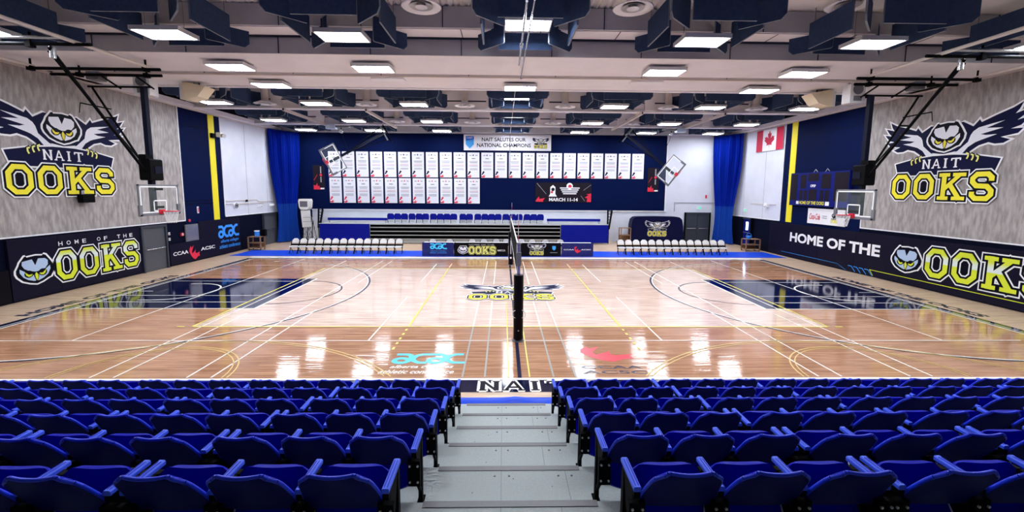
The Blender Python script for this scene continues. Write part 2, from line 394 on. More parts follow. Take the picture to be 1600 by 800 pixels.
def emblem(o, u, v, k, parent, light='logogrey', yel='logoyel', step=.003, navy='logonavy', names=('owl', 'name_band', 'lettering'), kz=1.0):
    """whole emblem centred at o (middle of the owl's chest), scale k"""
    Z = lambda pts: [(x*k, y*k*kz) for x, y in pts]
    P = Print(o, u, v, step)
    for sx in (-1, 1):
        n, w = wing(sx)
        P.stroke(Z(n), .13*k, 'white', 1, True); P.poly(Z(n), navy, 2)
        P.poly(Z(w), light, 3)
    P.poly(Z([(-.62, 1.05), (-.93, .62), (-.84, .3), (-.5, 0), (-.2, -.12), (.2, -.12), (.5, 0), (.84, .3), (.93, .62), (.62, 1.05)]), navy, 4)
    P.poly(Z([(-.3, -.13), (.3, -.13), (.45, .0), (0, -.07), (-.45, .0)]), 'white', 4.5)
    H = Print(Vector(o)+P.v*.58*k*kz, u, v*1, step, P.mb)
    if abs(kz-1) < .01: owl_head(H, 0, 0, 1.05*k, light='logogrey', dark='logoblack', yel=yel, l=5)
    else:
        H.disc((0, 0), .6*k, 'white', 5, ry=.5*k*kz); H.disc((0, 0), .5*k, 'logogrey', 6, ry=.4*k*kz); H.stroke([(-.5*k, .05*k*kz), (0, -.12*k*kz), (.5*k, .05*k*kz)], .07*k, 'logoblack', 7)
    P.mb.build(names[0], parent)
    P = Print(o, u, v, step)
    band = [(-1.98, -.36), (-1.2, -.2), (-.4, -.12), (.4, -.12), (1.2, -.2), (1.98, -.36), (1.82, -.85), (-1.82, -.85)]
    P.stroke(Z(band), .1*k, 'white', 8, True); P.poly(Z(band), navy, 9)
    for sx in (-1, 1):
        for i in range(3):
            x = sx*(.88+.17*i); y = -.12-.06*i
            P.stroke(Z([(x-.05*sx, y+.06), (x+.05*sx, y), (x+.06*sx, y-.12), (x, y-.22)]), .1*k, 'logoblack', 10)
            P.stroke(Z([(x-.04*sx, y+.03), (x+.04*sx, y-.01), (x+.04*sx, y-.1), (x, y-.19)]), .055*k, 'logopale', 11)
    nait(P, -.78*k, .74*k, -.6*k*kz, -.24*k*kz, 'white', 10)
    P.mb.build(names[1], parent)
    P = Print(o, u, v, step)
    ooks(P, -2.05*k, 1.85*k+.1*k, -1.86*k*kz, -.78*k*kz, yel, 'logoblack', 'white', 12)
    P.mb.build(names[2], parent)
def acac(P, x0, x1, y0, y1, m, l=1, w=.17):
    kx = (x1-x0)/2.1; ky = (y1-y0)
    T = lambda pts: [(x0+x*kx, y0+y*ky) for x, y in pts]
    for o in (0, .98):
        P.stroke(T([(o+.28+.2*math.cos(a*math.pi/8), .3+.22*math.sin(a*math.pi/8)) for a in range(16)]), w*ky, m, l, True)
        P.stroke(T([(o+.08, .9), (o+.38, .9), (o+.5, .78), (o+.52, .6), (o+.5, .35), (o+.48, .2)]), w*ky, m, l+.2+.3*(o > 0), cap=.02)
        P.stroke(T([(o+1.02, .9), (o+.82, .9), (o+.66, .76), (o+.58, .5), (o+.64, .26), (o+.8, .1), (o+(1.12 if o else 1.0), .1)]), w*ky, m, l+.4+.3*(o > 0), cap=.02)
FLAME = [(.18, 1), (.21, .84), (.43, 1), (.24, .6), (.28, .44), (.55, .64), (.58, .76), (.56, .49), (.64, .4), (1, .49), (.9, .36), (.95, .2), (.75, .16), (.54, 0), (.36, .07), (.16, .29), (.01, .6), (.03, .78)]
def flame(P, x0, x1, y0, y1, m, l=1): P.poly([(x0+(x1-x0)*a, y0+(y1-y0)*b) for a, b in FLAME], m, l)
LEAF = [(0, -1), (.04, -.55), (.45, -.62), (.38, -.42), (.85, -.02), (.72, .05), (.8, .34), (.55, .28), (.48, .42), (.22, .14), (.32, .72), (.15, .62), (0, 1)]
def leaf(P, cx, cy, kx, ky, m, l=1):
    pts = [(cx+x*kx, cy+y*ky) for x, y in LEAF]+[(cx-x*kx, cy+y*ky) for x, y in LEAF[-2:0:-1]]
    P.poly(pts, m, l)

# ================================================================== SETTING
XW = 16.6; YB = 24.0; YF = -13.0; ZT = 9.0
def struct(o): o['kind'] = 'structure'; return o
fl = struct(MB().box(-XW, XW, YF, YB, -.12, 0, 'maple').build('floor'))
ST = .0012
def floorprint(): return Print((0, 0, 0), (1, 0, 0), (0, 1, 0), ST)
P = floorprint(); P.rect(-14, 14, -.06, 15.06, 'stain', 1); P.mb.build('stained_court', fl)
P = floorprint(); P.rect(-9, 9, 3.29, 12.29, 'light', 2); P.mb.build('volleyball_court', fl)
for s_ in (-1, 1):
    P = floorprint(); P.rect(min(s_*8.33, s_*14), max(s_*8.33, s_*14), 5.15, 9.83, 'navyfloor', 3); P.mb.build('painted_key', fl)
# border band and lines
P = floorprint()
for a, b, c, d in ((-14.62, 14.62, -.66, -.13), (-14.42, 14.42, 15.12, 15.36), (-14.42, -14.06, -.13, 15.12), (14.06, 14.42, -.13, 15.12)):
    P.rect(a, b, c, d, 'navyfloor', 1)
P.rect(-14.5, 14.5, 15.4, 15.86, 'line_w', 1)
P.rect(-14.2, -14.17, 0, 15.1, 'line_w', 2); P.rect(14.17, 14.2, 0, 15.1, 'line_w', 2)
P.mb.build('border_band', fl)
P = floorprint()
for a, b, c, d in ((-14.06, 14.06, -.13, -.04), (-14.06, 14.06, 15.04, 15.12), (-14.06, -14.0, -.06, 15.06), (14.0, 14.06, -.06, 15.06)):
    P.rect(a, b, c, d, 'line_w', 4)
for sx in (-1, 1):
    c = (sx*12.425, 7.5); a0 = -90 if sx < 0 else 90
    P.arc(c, 6.72, a0, a0+180, .1, 'line_w', 5, n=60); P.arc(c, 6.75, a0, a0+180, .07, 'line_n', 6, n=60)
    for y in (.75, 14.25): P.rect(min(sx*12.42, sx*14), max(sx*12.42, sx*14), y-.035, y+.035, 'line_n', 6)
    P.arc((sx*8.33, 7.5), 1.8, a0, a0+180, .06, 'line_n', 6)
    P.arc(c, 1.28, a0, a0+180, .06, 'line_w', 6)
    for y in (6.2, 8.76): P.rect(min(sx*12.425, sx*12.9), max(sx*12.425, sx*12.9), y-.03, y+.03, 'line_w', 6)
    P.rect(min(sx*8.33, sx*14), max(sx*8.33, sx*14), 5.12, 5.17, 'line_w', 6)
    for y in (5.95, 6.85, 9.3): P.rect(min(sx*9, sx*14), max(sx*9, sx*14), y-.02, y+.02, 'line_w', 6)
    P.rect(sx*8.33-.035, sx*8.33+.035, 5.15, 9.83, 'line_w', 6)
    P.rect(sx*14-.6 if sx > 0 else -14, 14 if sx > 0 else -13.4, 7.48, 7.52, 'line_w', 6)
    # white court lines running away from the seats
    for x, y0, y1 in ((.715, 0, 3.28), (1.18, 0, 3.28), (.715, 3.3, 6.1), (1.18, 3.3, 6.1), (.72, 8.8, 14.45), (1.18, 8.8, 14.45)): P.rect(sx*x-.02, sx*x+.02, y0, y1, 'line_w' if y0 > 3 else 'line_g', 7)
    for x, y0, y1 in ((3.78, 2.17, 6.75), (3.78, 9.3, 13.55), (6.79, 0, 14.5), (6.3, 0, 5.0), (6.3, 9, 14.5), (8.26, 0, 4.6), (8.74, 0, 14.5), (11.2, 2.17, 15)): P.rect(sx*x-.02, sx*x+.02, y0, y1, 'line_w', 7)
    P.arc((sx*7.8, -.1), 1.82, 3, 177, .03, 'line_yt', 7); P.arc((sx*7.8, -.1), 1.72, 3, 177, .025, 'line_yt', 7)
    P.arc((sx*7.0, -3.34), 5.5, 38, 142, .03, 'line_yt', 7, n=60); P.arc((sx*7.0, -3.34), 5.4, 39, 141, .025, 'line_yt', 7, n=60)
P.rect(-13.3, 13.3, 2.15, 2.19, 'line_w', 7); P.rect(-13.3, 13.3, 13.0, 13.03, 'line_w', 7)
P.rect(-.03, .05, -.04, 15, 'line_n', 8)
for x in (-.24, .2): P.rect(x, x+.03, 0, 6, 'line_y', 8)
P.mb.build('basketball_lines', fl)
P = floorprint()
for a, b, c, d in ((-9, 9, 3.26, 3.32), (-9, 9, 12.26, 12.32), (-9.03, -8.97, 3.26, 12.32), (8.97, 9.03, 3.26, 12.32), (-3.03, -2.97, 3.3, 12.3), (2.97, 3.03, 3.3, 12.3)):
    P.rect(a, b, c, d, 'line_y', 9)
for sx in (-1, 1):
    P.rect(min(sx*9.2, sx*9.42), max(sx*9.2, sx*9.42), 3.26, 3.32, 'line_y', 9)
    P.rect(sx*3-.03, sx*3+.03, 12.5, 13.7, 'line_t', 9)
    for i in range(5): P.rect(sx*3-.03, sx*3+.03, 2.95-i*.35, 3.1-i*.35, 'line_y', 9)
P.mb.build('volleyball_lines', fl)
# lettering and logos painted on the floor
P = floorprint()
nait(P, -.8, 1.02, -.63, -.16, 'line_w', 4, w=2.3); nait(P, -.8, 1.02, -.6, -.19, 'logoblack', 5.8, w=1.2)
P.mb.build('sideline_lettering', fl)
for sx in (-1, 1):
    P = Print((sx*14.78, 7.4, 0), (0, -sx*-1 if False else (1 if sx < 0 else -1), 0), (-1 if sx < 0 else 1, 0, 0), ST)
    P.text('HOME OF THE OOKS', -3.1, 3.1, -.2, .2, 'line_n', 2, off=.05)
    P.mb.build('baseline_lettering', fl)
emblem((0, 7.7, 0), (1, 0, 0), (0, 1, 0), .78, fl, step=ST, names=('centre_owl', 'centre_band', 'centre_lettering'))
for o in fl.children:
    if o.name.startswith('centre_'): o.location.z = .008
P = floorprint(); acac(P, -2.86, -1.2, .7, 1.3, 'cyanfloor', 4, w=.2)
P.text('alberta colleges', -2.8, -1.42, .42, .62, 'line_w', 4, off=.02, shear=.3); P.text('athletic conference', -2.98, -1.38, .18, .38, 'line_w', 4, off=.02, shear=.3)
P.mb.build('conference_logo', fl)
P = floorprint(); flame(P, 1.5, 2.75, .8, 1.75, 'redfloor', 4)
P.text('CCAA', 1.38, 2.72, .42, .58, 'line_n', 4, off=.02); P.text('ACSC', 1.36, 2.76, .16, .32, 'line_n', 4, off=.02)
P.mb.build('association_logo', fl)

# walls -------------------------------------------------------------
def wall_side(sx):
    nm = 'left' if sx < 0 else 'right'
    X = sx*XW; t = sx*.25
    bx = lambda a, b: (min(a, b), max(a, b))
    w = struct(MB().box(*bx(X, X+t), YF, YB, 0, ZT+.3, 'darkwall').build('wall_'+nm))
    d = -sx
    def panel(y0, y1, z0, z1, m, th, name): return MB().box(*bx(X, X+d*th), y0, y1, z0, z1, m).build(name, w)
    if sx < 0: yg, yy, ywh, zb = 13.75, (16.0, 16.48), 17.0, 2.2
    else: yg, yy, ywh, zb = 11.47, (16.45, 16.94), 17.52, 2.1
    panel(YF, yg, 2.2, 7.9, 'cladding', .03, 'grey_cladding')
    mb = MB(); mb.box(*bx(X, X+d*.04), YF, yg+.05, 2.15, 2.2, 'trimwhite'); mb.box(*bx(X, X+d*.04), yg, yg+.05, 2.2, 7.9, 'trimwhite'); mb.build('cladding_trim', w)
    m2 = MB(); m2.box(*bx(X, X+d*.02), yg+.05, ywh, 0, 7.9, 'navywall')
    for z in (3.0, 3.15, 7.0): m2.box(*bx(X, X+d*.035), yg+.1, ywh, z, z+.03, 'darkwall')
    m2.build('navy_section', w)
    panel(yy[0], yy[1], 2.06, 7.9, 'yellowwall', .04, 'yellow_stripe')
    m3 = MB(); m3.box(*bx(X, X+d*.03), ywh, YB, zb, 7.9, 'whitewall')
    for y in (19.3, 21.6): m3.box(*bx(X, X+d*.035), y, y+.02, zb, 7.9, 'textgrey')
    m3.box(*bx(X, X+d*.05), ywh, YB, zb-.04, zb+.02, 'trimwhite'); m3.box(*bx(X, X+d*.05), ywh-.03, ywh+.02, zb, 7.9, 'trimwhite')
    m3.build('white_section', w)
    l = MB(); l.box(*bx(X, X+d*.4), YF, YB, 7.9, 8.12, 'ceil'); l.box(*bx(X, X+d*.12), YF, YB, 7.84, 7.9, 'whitepipe')
    struct(l.build('trim_1' if sx < 0 else 'trim_2'))
    return w
wl = wall_side(-1); wr = wall_side(1)
mb = MB(); mb.box(-XW-.25, XW+.25, YB, YB+.25, 0, ZT+.3, 'whitewall'); wb = struct(mb.build('wall_back'))
MB().box(-XW, 11.85, YB-.04, YB, 2.31, 7.9, 'navywall').build('navy_section', wb)
MB().box(-XW, -14.6, YB-.03, YB, 0, 2.31, 'navywall').build('navy_corner', wb)
mb = MB(); mb.box(-14.6, 12.0, YB-.07, YB, 2.27, 2.33, 'trimwhite'); mb.box(11.85, 11.93, YB-.06, YB, 2.3, 7.9, 'trimwhite')
mb.box(9.9, 13.2, YB-.06, YB, 1.5, 1.54, 'textgrey'); mb.box(12.6, 16, YB-.05, YB, 2.95, 2.98, 'textgrey'); mb.box(12.6, 12.63, YB-.05, YB, 2.3, 2.98, 'textgrey')
mb.build('wall_trim', wb)
struct(MB().box(-XW-.25, XW+.25, YF-.25, YF, 0, ZT+.3, 'darkwall').build('wall_front'))

# ceiling ------------------------------------------------------------
mb = MB(); vs = []; fs = []
n = int((2*XW)/.09); prof = []
for i in range(n+1):
    x = -XW+i*2*XW/n; prof.append((x, ZT if i % 2 else ZT+.07))
for x, z in prof: vs += [(x, YF, z), (x, YB, z)]
for i in range(n): fs.append((2*i, 2*i+1, 2*i+3, 2*i+2))
mb.add(vs, fs, 'deck'); mb.box(-XW-.2, XW+.2, YF-.2, YB+.2, ZT+.15, ZT+.3, 'dark')
ceil = struct(mb.build('ceiling'))
# big dropped soffit across the hall with its stepped near side
mb = MB()
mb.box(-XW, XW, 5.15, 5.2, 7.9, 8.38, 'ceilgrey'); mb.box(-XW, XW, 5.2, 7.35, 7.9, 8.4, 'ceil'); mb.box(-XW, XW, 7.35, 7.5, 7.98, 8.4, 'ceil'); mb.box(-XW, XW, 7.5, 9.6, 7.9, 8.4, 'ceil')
mb.box(-XW, XW, 9.45, 9.62, 7.86, 7.93, 'trimwhite')
for i in range(12): x = -15.4+i*2.75; mb.box(x, x+.02, 5.13, 5.16, 7.9, 8.36, 'dark')
struct(mb.build('ceiling_soffit'))
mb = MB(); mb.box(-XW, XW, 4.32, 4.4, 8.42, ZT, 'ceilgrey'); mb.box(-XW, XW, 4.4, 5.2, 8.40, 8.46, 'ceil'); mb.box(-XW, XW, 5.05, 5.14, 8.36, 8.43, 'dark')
for i in range(15): x = -15.9+i*2.3; mb.box(x, x+.02, 4.3, 4.33, 8.42, ZT, 'dark'); mb.box(x+.5, x+.52, 4.4, 5.1, 8.39, 8.41, 'dark')
struct(mb.build('ceiling_step'))
for k, y in enumerate((14.5, 19.9)):
    mb = MB(); mb.box(-XW, XW, y, y+.3, 8.0, ZT, 'ceil'); mb.box(-XW, XW, y-.12, y, 8.42, ZT, 'ceil'); mb.box(-XW, XW, y-.03, y, 8.36, 8.42, 'dark')
    mb.box(-XW, XW, y-.08, y+.34, 7.92, 8.0, 'trimwhite')
    for i in range(12):
        x = -15+i*2.75; mb.box(x, x+.5, y-.14, y, 8.0, 8.5, 'ceil')
    struct(mb.build('ceiling_beam'))
struct(MB().box(-XW, XW, 23.2, 24, 7.92, ZT, 'ceilgrey').build('ceiling_bulkhead'))
for k, y in enumerate((-3.2,)):
    struct(MB().box(-XW, XW, y, y+.3, 8.4, ZT, 'ceil').build('ceiling_beam'))

# doors ----------------------------------------------------------------
def door(name, o, u, w, h, m, double=False, window=False, glow=False):
    """o floor corner, u along the wall, n into the room"""
    r = bpy.data.objects.new(name, None); C.objects.link(r); r['kind'] = 'structure'; r.location = o
    u = Vector(u); n = u.cross(Vector((0, 0, 1)))
    def B(a, b, c, d, z0, z1, mm, nm):
        mb = MB(); vs = [u*x+n*y+Vector((0, 0, z)) for x in (a, b) for y in (c, d) for z in (z0, z1)]
        mb.add(vs, [(0, 1, 3, 2), (4, 6, 7, 5), (0, 4, 5, 1), (2, 3, 7, 6), (0, 2, 6, 4), (1, 5, 7, 3)], mm); return mb.build(nm, r)
    for a, b in ((-.09, 0), (w, w+.09)): B(a, b, 0, .14, .005, h+.1, 'black' if m != 'doorgrey' else 'doordark', 'door_jamb')
    B(0, w, 0, .14, h, h+.1, 'doordark', 'door_head')
    ws = [(0, w)] if not double else [(0, w/2-.01), (w/2+.01, w)]
    for a, b in ws:
        lf = B(a, b, .02, .07, .01, h, m, 'door_leaf')
        mb = MB(); p0, p1 = u*(a+.1)+n*.12+Vector((0, 0, 1.02)), u*(b-.1)+n*.12+Vector((0, 0, 1.02))
        mb.tube(p0, p1, .025, 'chrome'); mb.build('push_bar', lf)
        if window:
            x = (a+b)/2; g = B(x-.12, x+.12, .06, .085, 1.2, 1.75, 'daylight' if glow else 'grey', 'door_window'); g.parent = lf
    return r
door('door_1', (-16.58, 10.98, 0), (0, 1, 0), 1.3, 2.0, 'doorgrey')
door('door_2', (-16.56, 20.85, 0), (0, 1, 0), 1.5, 2.02, 'doorgrey')
door('door_3', (13.5, 23.98, 0), (1, 0, 0), 1.8, 2.13, 'doordark', double=True)
door('door_4', (16.56, 21.3, 0), (0, -1, 0), .95, 1.95, 'sbblue', window=True, glow=True)

# ================================================================== SEATING PLATFORM
TY = lambda i: -1.21-.826*(i-1)
TZ = lambda i: .05+.262*(i-1)
AX0, AX1 = -1.05, .48
plat = empty('tiered_platform', (0, -4, 0), 'light grey stepped platform under the blue seats with a central aisle', 'bleachers')
rel = lambda mb, name, par=plat: mb.build(name, par, loc=(0, 4, 0))
for i in range(1, 10):
    y1, y0, z = TY(i), TY(i+1), TZ(i)
    mb = MB(); mb.box(-12.6, 12.6, y0-.03, y1, z-.045, z, 'tread'); mb.box(-12.6, 12.6, y1-.05, y1-.03, max(0.004, z-.3), z-.045, 'bleachgrey')
    for x in (-.36, .27 if i % 2 else .12): mb.box(x, x+.006, y0, y1-.06, z, z+.0015, 'seam')
    for x in (-.42, -.28, .2, .33):
        for y in (y0+.1, y1-.14):
            mb.tube((x, y, z), (x, y, z+.003), .011, 'speck', 8)
    for q in range(5): x, y = random.uniform(-.95, .4), random.uniform(y0+.1, y1-.1); mb.tube((x, y, z), (x, y, z+.002), .008, 'seam', 6)
    rel(mb, 'tread')
    mb = MB(); mb.box(-.98, .42, y1-.06, y1+.008, z-.04, z+.006, 'nosing'); rel(mb, 'nosing')
mb = MB()
vs = []; fs = []
N = 24
for j in range(5):
    for i in range(N+1):
        x = -12.5+25*i/N; y = -1.16+.30*j/4
        z = .012+.03*math.exp(-((x+.15)/.35)**2)*math.sin(math.pi*j/4)*1.0+.035*math.sin(math.pi*j/4)
        vs.append((x, y, z))
xs_ = [-12.5]+[-1.2+.08*k for k in range(29)]+[12.5]
vs = []; N = len(xs_)-1
for j in range(7):
    for x in xs_:
        y = -1.19+.31*j/6; z = .006+.05*math.sin(math.pi*j/6)+.03*math.exp(-((x+.12)/.18)**2)*math.sin(math.pi*j/6)
        vs.append((x, y, z))
for j in range(6):
    for i in range(N): a = j*(N+1)+i; fs.append((a, a+1, a+N+2, a+N+1))
mb.add(vs, fs, 'mat_blue', True)
tag(mb.build('floor_cover_strip'), 'bright blue vinyl strip folded along the foot of the near seating steps', 'floor cover')

# ================================================================== BLUE SEATS
def seat_parts():
    def back(u, v):
        w = .247-.05*v**1.2-(.045*((v-.78)/.22)**2.2 if v > .78 else 0)
        cu = abs(u)
        z = .50+.36*v; z -= (.014*(1-cu**2) + .022*max(0, (cu-.8)/.2)**2)*v**3
        y = -.675-.215*v**1.05+.014*cu**2
        return (w*u, y, z)
    b = MB().shell(back, 20, 10, .026, 'seatblue', 'seatrear_shade')
    def pan(u, v):
        cu = abs(u); w = .236
        if v > .8: w -= .06*((v-.8)/.2)**3
        if v < .25: w -= .03*((.25-v)/.25)**2
        z = .23+.43*v - .015*cu**6*(v > .7) + .05*cu**2*(1-v)**2
        y = -.66+.16*v+.05*math.sin(math.pi*v)+.02*cu**2
        return (w*u, y, z)
    p = MB().shell(pan, 14, 10, .036, 'seatblue')
    lp = [back(-1, v/8) for v in range(2, 8)]+[back(u/10, 1) for u in range(-10, 11)]+[back(1, v/8) for v in range(7, 1, -1)]
    e = MB()
    for q0, q1 in zip(lp, lp[1:]): e.tube(q0, q1, .0125, 'lip', 6, cap=False)
    return b, p, e
def std_mb(): 
    m = MB()
    m.prism([(-.74, .36), (-.72, .54), (-.60, .62), (-.50, .60), (-.56, .40), (-.62, .32)], 'x', -.016, .016, 'black')
    m.box(-.018, .018, -.49, -.44, .005, .6, 'black'); m.box(-.03, .03, -.56, -.40, 0.0, .012, 'black')
    m.bar((0, -.47, .1), (0, -.68, .38), .025, .03, 'black'); m.bar((0, -.47, .57), (0, -.62, .59), .025, .03, 'black')
    m.box(-.05, .05, -.742, -.70, .34, .56, 'black')
    for s_ in (-1, 1):
        for z in (.52, .38): m.tube((s_*.032, -.738, z), (s_*.032, -.752, z), .009, 'bolt', 8)
    return m
def arm_mb():
    m = MB(); m.prism([(-.021, .630), (.021, .630), (.024, .636), (.024, .656), (.016, .664), (-.016, .664), (-.024, .656), (-.024, .636)], 'y', -.735, -.43, 'armblue')
    m.box(-.02, .02, -.73, -.62, .585, .628, 'black')
    for s_ in (-.009, .009): m.bar((s_, -.72, .665), (s_, -.45, .665), .004, .003, 'seatblue')
    m.bar((0, -.69, .60), (0, -.64, .50), .02, .018, 'chrome')
    return m
PITCH = .53; GAP = .10
bk, pn, lip = seat_parts()
proto = empty('stadium_seat', (0, 0, 0), 'x', 'seat')
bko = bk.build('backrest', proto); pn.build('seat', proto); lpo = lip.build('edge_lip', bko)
sme, ame = std_mb().build('standard'), arm_mb().build('armrest')
def side_set(root, x):
    c = sme.copy(); C.objects.link(c); c.parent = root; c.location = (x, 0, 0)
    a = ame.copy(); C.objects.link(a); a.parent = c
rows_n = {1: 19, 2: 17, 3: 15, 4: 13, 5: 11, 6: 9, 7: 6}
ROWN = {1: 'row nearest the court', 2: 'second row from court', 3: 'third row from court', 4: 'fourth row from court', 5: 'fifth row from court', 6: 'sixth row from court', 7: 'seventh row from court'}
def place_seat(row, side, k, x, first, last):
    r = proto.copy(); C.objects.link(r); r.location = (x, TY(row)+.0, TZ(row))
    for ch in list(proto.children):
        c = ch.copy(); C.objects.link(c); c.parent = r
        for g2 in list(ch.children): d2 = g2.copy(); C.objects.link(d2); d2.parent = c
    inner, outer = (PITCH/2, -PITCH/2) if side < 0 else (-PITCH/2, PITCH/2)
    if first: side_set(r, inner)
    side_set(r, outer)
    r['label'] = 'blue tip-up seat, %s, %s block, %s from the aisle' % (ROWN[row], 'left' if side < 0 else 'right', ORD[k])
    r['group'] = 'blue tip-up seats in the near tiers'
for row, n in rows_n.items():
    if row == 7: continue
    for side in (-1, 1):
        x = AX0-.02 if side < 0 else AX1+.02
        for k in range(n):
            g = k//3
            xc = x+side*(PITCH/2+k*PITCH+g*GAP)
            place_seat(row, side, k, xc, k % 3 == 0, True)
for q in [lpo, sme, ame]+list(proto.children)+[proto]: bpy.data.objects.remove(q)

# ================================================================== CEILING LIGHTS AND BAFFLES
LX = [-13.9, -9.2, -4.6, .28, 4.95, 9.6, 14.3]
def make_light(label):
    t = empty('ceiling_light', (0, 0, 0), label, 'light')
    mb = MB(); mb.box(-.62, .62, -.40, .40, .03, .10, 'housing'); mb.box(-.3, .3, -.12, .12, .10, .17, 'housing')
    for a in ((-.62, -.58), (.58, .62)): mb.box(a[0], a[1], -.4, .4, -.005, .03, 'housing')
    mb.box(-.58, .58, -.4, -.36, -.005, .03, 'housing'); mb.box(-.58, .58, .36, .4, -.005, .03, 'housing'); mb.build('housing', t)
    MB().box(-.58, .58, -.36, .36, 0, .029, 'lamp').build('diffuser', t)
    return t
def make_wires(t, h):
    for x in (-.5, .5): MB().tube((x, 0, .09), (x, 0, h), .006, 'grey', 5).build('hanging_wire', t)
def baffle_panel(a, b, out):
    """a, b plan ends; chamfered lower corners"""
    a, b = Vector((a[0], a[1], 0)), Vector((b[0], b[1], 0)); L_ = (b-a).length; d = (b-a)/L_; n = Vector((-d.y, d.x, 0))*.022
    pr = [(.0, .12), (.12, 0), (L_-.03, 0), (L_, .03), (L_, .68), (0, .68)] if out == 'a' else [(.0, 0), (L_, 0), (L_, .7), (0, .7)]
    mb = MB(); vs = [a+d*p+Vector((0, 0, z))+n*s_ for s_ in (-1, 1) for p, z in pr]; k = len(pr)
    mb.add(vs, [tuple(range(k)), tuple(range(k, 2*k))], 'baffle'); mb.add(vs, [(i, (i+1) % k, k+(i+1) % k, k+i) for i in range(k)], 'baffle_edge')
    return mb
def make_baffle(label):
    t = empty('acoustic_baffle', (0, 0, 0), label, 'ceiling baffle')
    for sx in (-1, 1):
        baffle_panel((-.78, sx*1.2), (.78, sx*1.2), 's').build('felt_panel', t)
        baffle_panel((sx*1.2, -.78), (sx*1.2, .78), 's').build('felt_panel', t)
        for sy in (-1, 1): baffle_panel((sx*1.38, sy*1.4), (sx*.62, sy*.62), 'a').build('felt_panel', t)
    mb = MB()
    for x, y in ((-1.2, -.6), (-1.2, .6), (1.2, -.6), (1.2, .6)): mb.tube((x, y, .68), (x, y, 1.06), .012, 'grey', 5)
    mb.build('hanger', t)
    return t
L0 = make_light('x'); B0 = make_baffle('x'); made = [False, False]
make_wires(L0, 1.1)
COLN = ['leftmost', 'second from the left', 'third from the left', 'middle', 'third from the right', 'second from the right', 'rightmost']
rows = [(-1.8, 'row above the near seats'), (3.42, 'nearest row'), (12.62, 'first row beyond the soffit'), (17.8, 'second row beyond the soffit'), (22.0, 'farthest row by the back wall')]
def put(proto_, flag, loc, label, group):
    if not made[flag]:
        made[flag] = True; proto_.location = loc; proto_['label'] = label; proto_['group'] = group; return proto_
    return dup(proto_, loc, 0, label, group)
for y, rn in rows:
    for i, x in enumerate(LX):
        if y < -5 and i % 2 == 0: continue
        mid = i == 3
        put(L0, 0, (x, y, 7.82 if not mid else 8.18), 'lit square light inside navy baffles, %s, %s' % (rn, COLN[i]), 'hanging lights inside baffles')
        if y > 0: put(B0, 1, (x, y, 7.93), 'navy felt baffle ring, %s, %s' % (rn, COLN[i]), 'navy baffles around the hanging lights')
SL = make_light('x'); first = True
spots = [(6.15, i, 'near edge') for i in (1, 2, 4, 5)]+[(8.62, i, 'far edge') for i in (1, 3, 5)]
for y, i, e in spots:
    o = SL if first else dup(SL, (0, 0, 0)); first = False
    o.location = (LX[i], y, 7.73); o['label'] = 'lit panel light under the pale soffit, %s, column %s' % (e, COLN[i]); o['group'] = 'lights under the soffit'
for i in (2, 4):
    t = empty('ceiling_panel', (LX[i], 8.0, 7.84), 'unlit pale panel fixed under the soffit, %s of the middle' % ('left' if i == 2 else 'right'), 'light')
    mb = MB(); mb.box(-.6, .6, -.2, .2, 0, .05, 'trimwhite'); mb.build('housing', t)

# round air diffusers
def make_diffuser(nl):
    t = empty('air_diffuser', (0, 0, 0), 'x', 'air vent')
    MB().lathe([(.16, .3), (.17, .12), (.34, .05), (.50, 0), (.52, .02), (.36, .09), (.2, .16)], (0, 0, 0), 'trimwhite').build('outer_ring', t)
    MB().lathe([(.30, .02), (.22, .07), (.12, .09)], (0, 0, 0), 'ceilgrey').lathe([(.16, .0), (.08, .05), (.0, .05)], (0, 0, 0), 'trimwhite').build('inner_cone', t)
    MB().tube((0, 0, .2), (0, 0, nl), .17, 'whitepipe', 14).build('neck', t)
    return t
DP = {}
for x, y, z, lb in ((-2.5, 3.3, 8.55, 'nearest row, left of the middle light'), (3.0, 3.2, 8.55, 'nearest row, right of the middle light'), (8.6, 3.1, 8.66, 'nearest row, right side'),
                    (-12.2, 13.75, 8.0, 'beyond the soffit, leftmost'), (-7.2, 13.75, 8.0, 'beyond the soffit, second from the left'), (-2.3, 13.75, 8.0, 'beyond the soffit, third from the left'),
                    (2.75, 13.75, 8.0, 'beyond the soffit, third from the right'), (8.0, 13.75, 8.0, 'beyond the soffit, second from the right'), (12.5, 13.75, 8.0, 'beyond the soffit, rightmost'),
                    (-2.3, 19.15, 8.0, 'far bay, left of the middle'), (2.75, 19.15, 8.0, 'far bay, right of the middle'), (-7.0, 19.15, 8.0, 'far bay, left side'), (8.0, 19.15, 8.0, 'far bay, right side')):
    nl = 8.98-z; kq = round(nl, 1)
    if kq not in DP: DP[kq] = o = make_diffuser(nl)
    else: o = dup(DP[kq], (0, 0, 0))
    o.location = (x, y, z); o['label'] = 'round pale ceiling air diffuser, '+lb; o['group'] = 'round ceiling air diffusers'

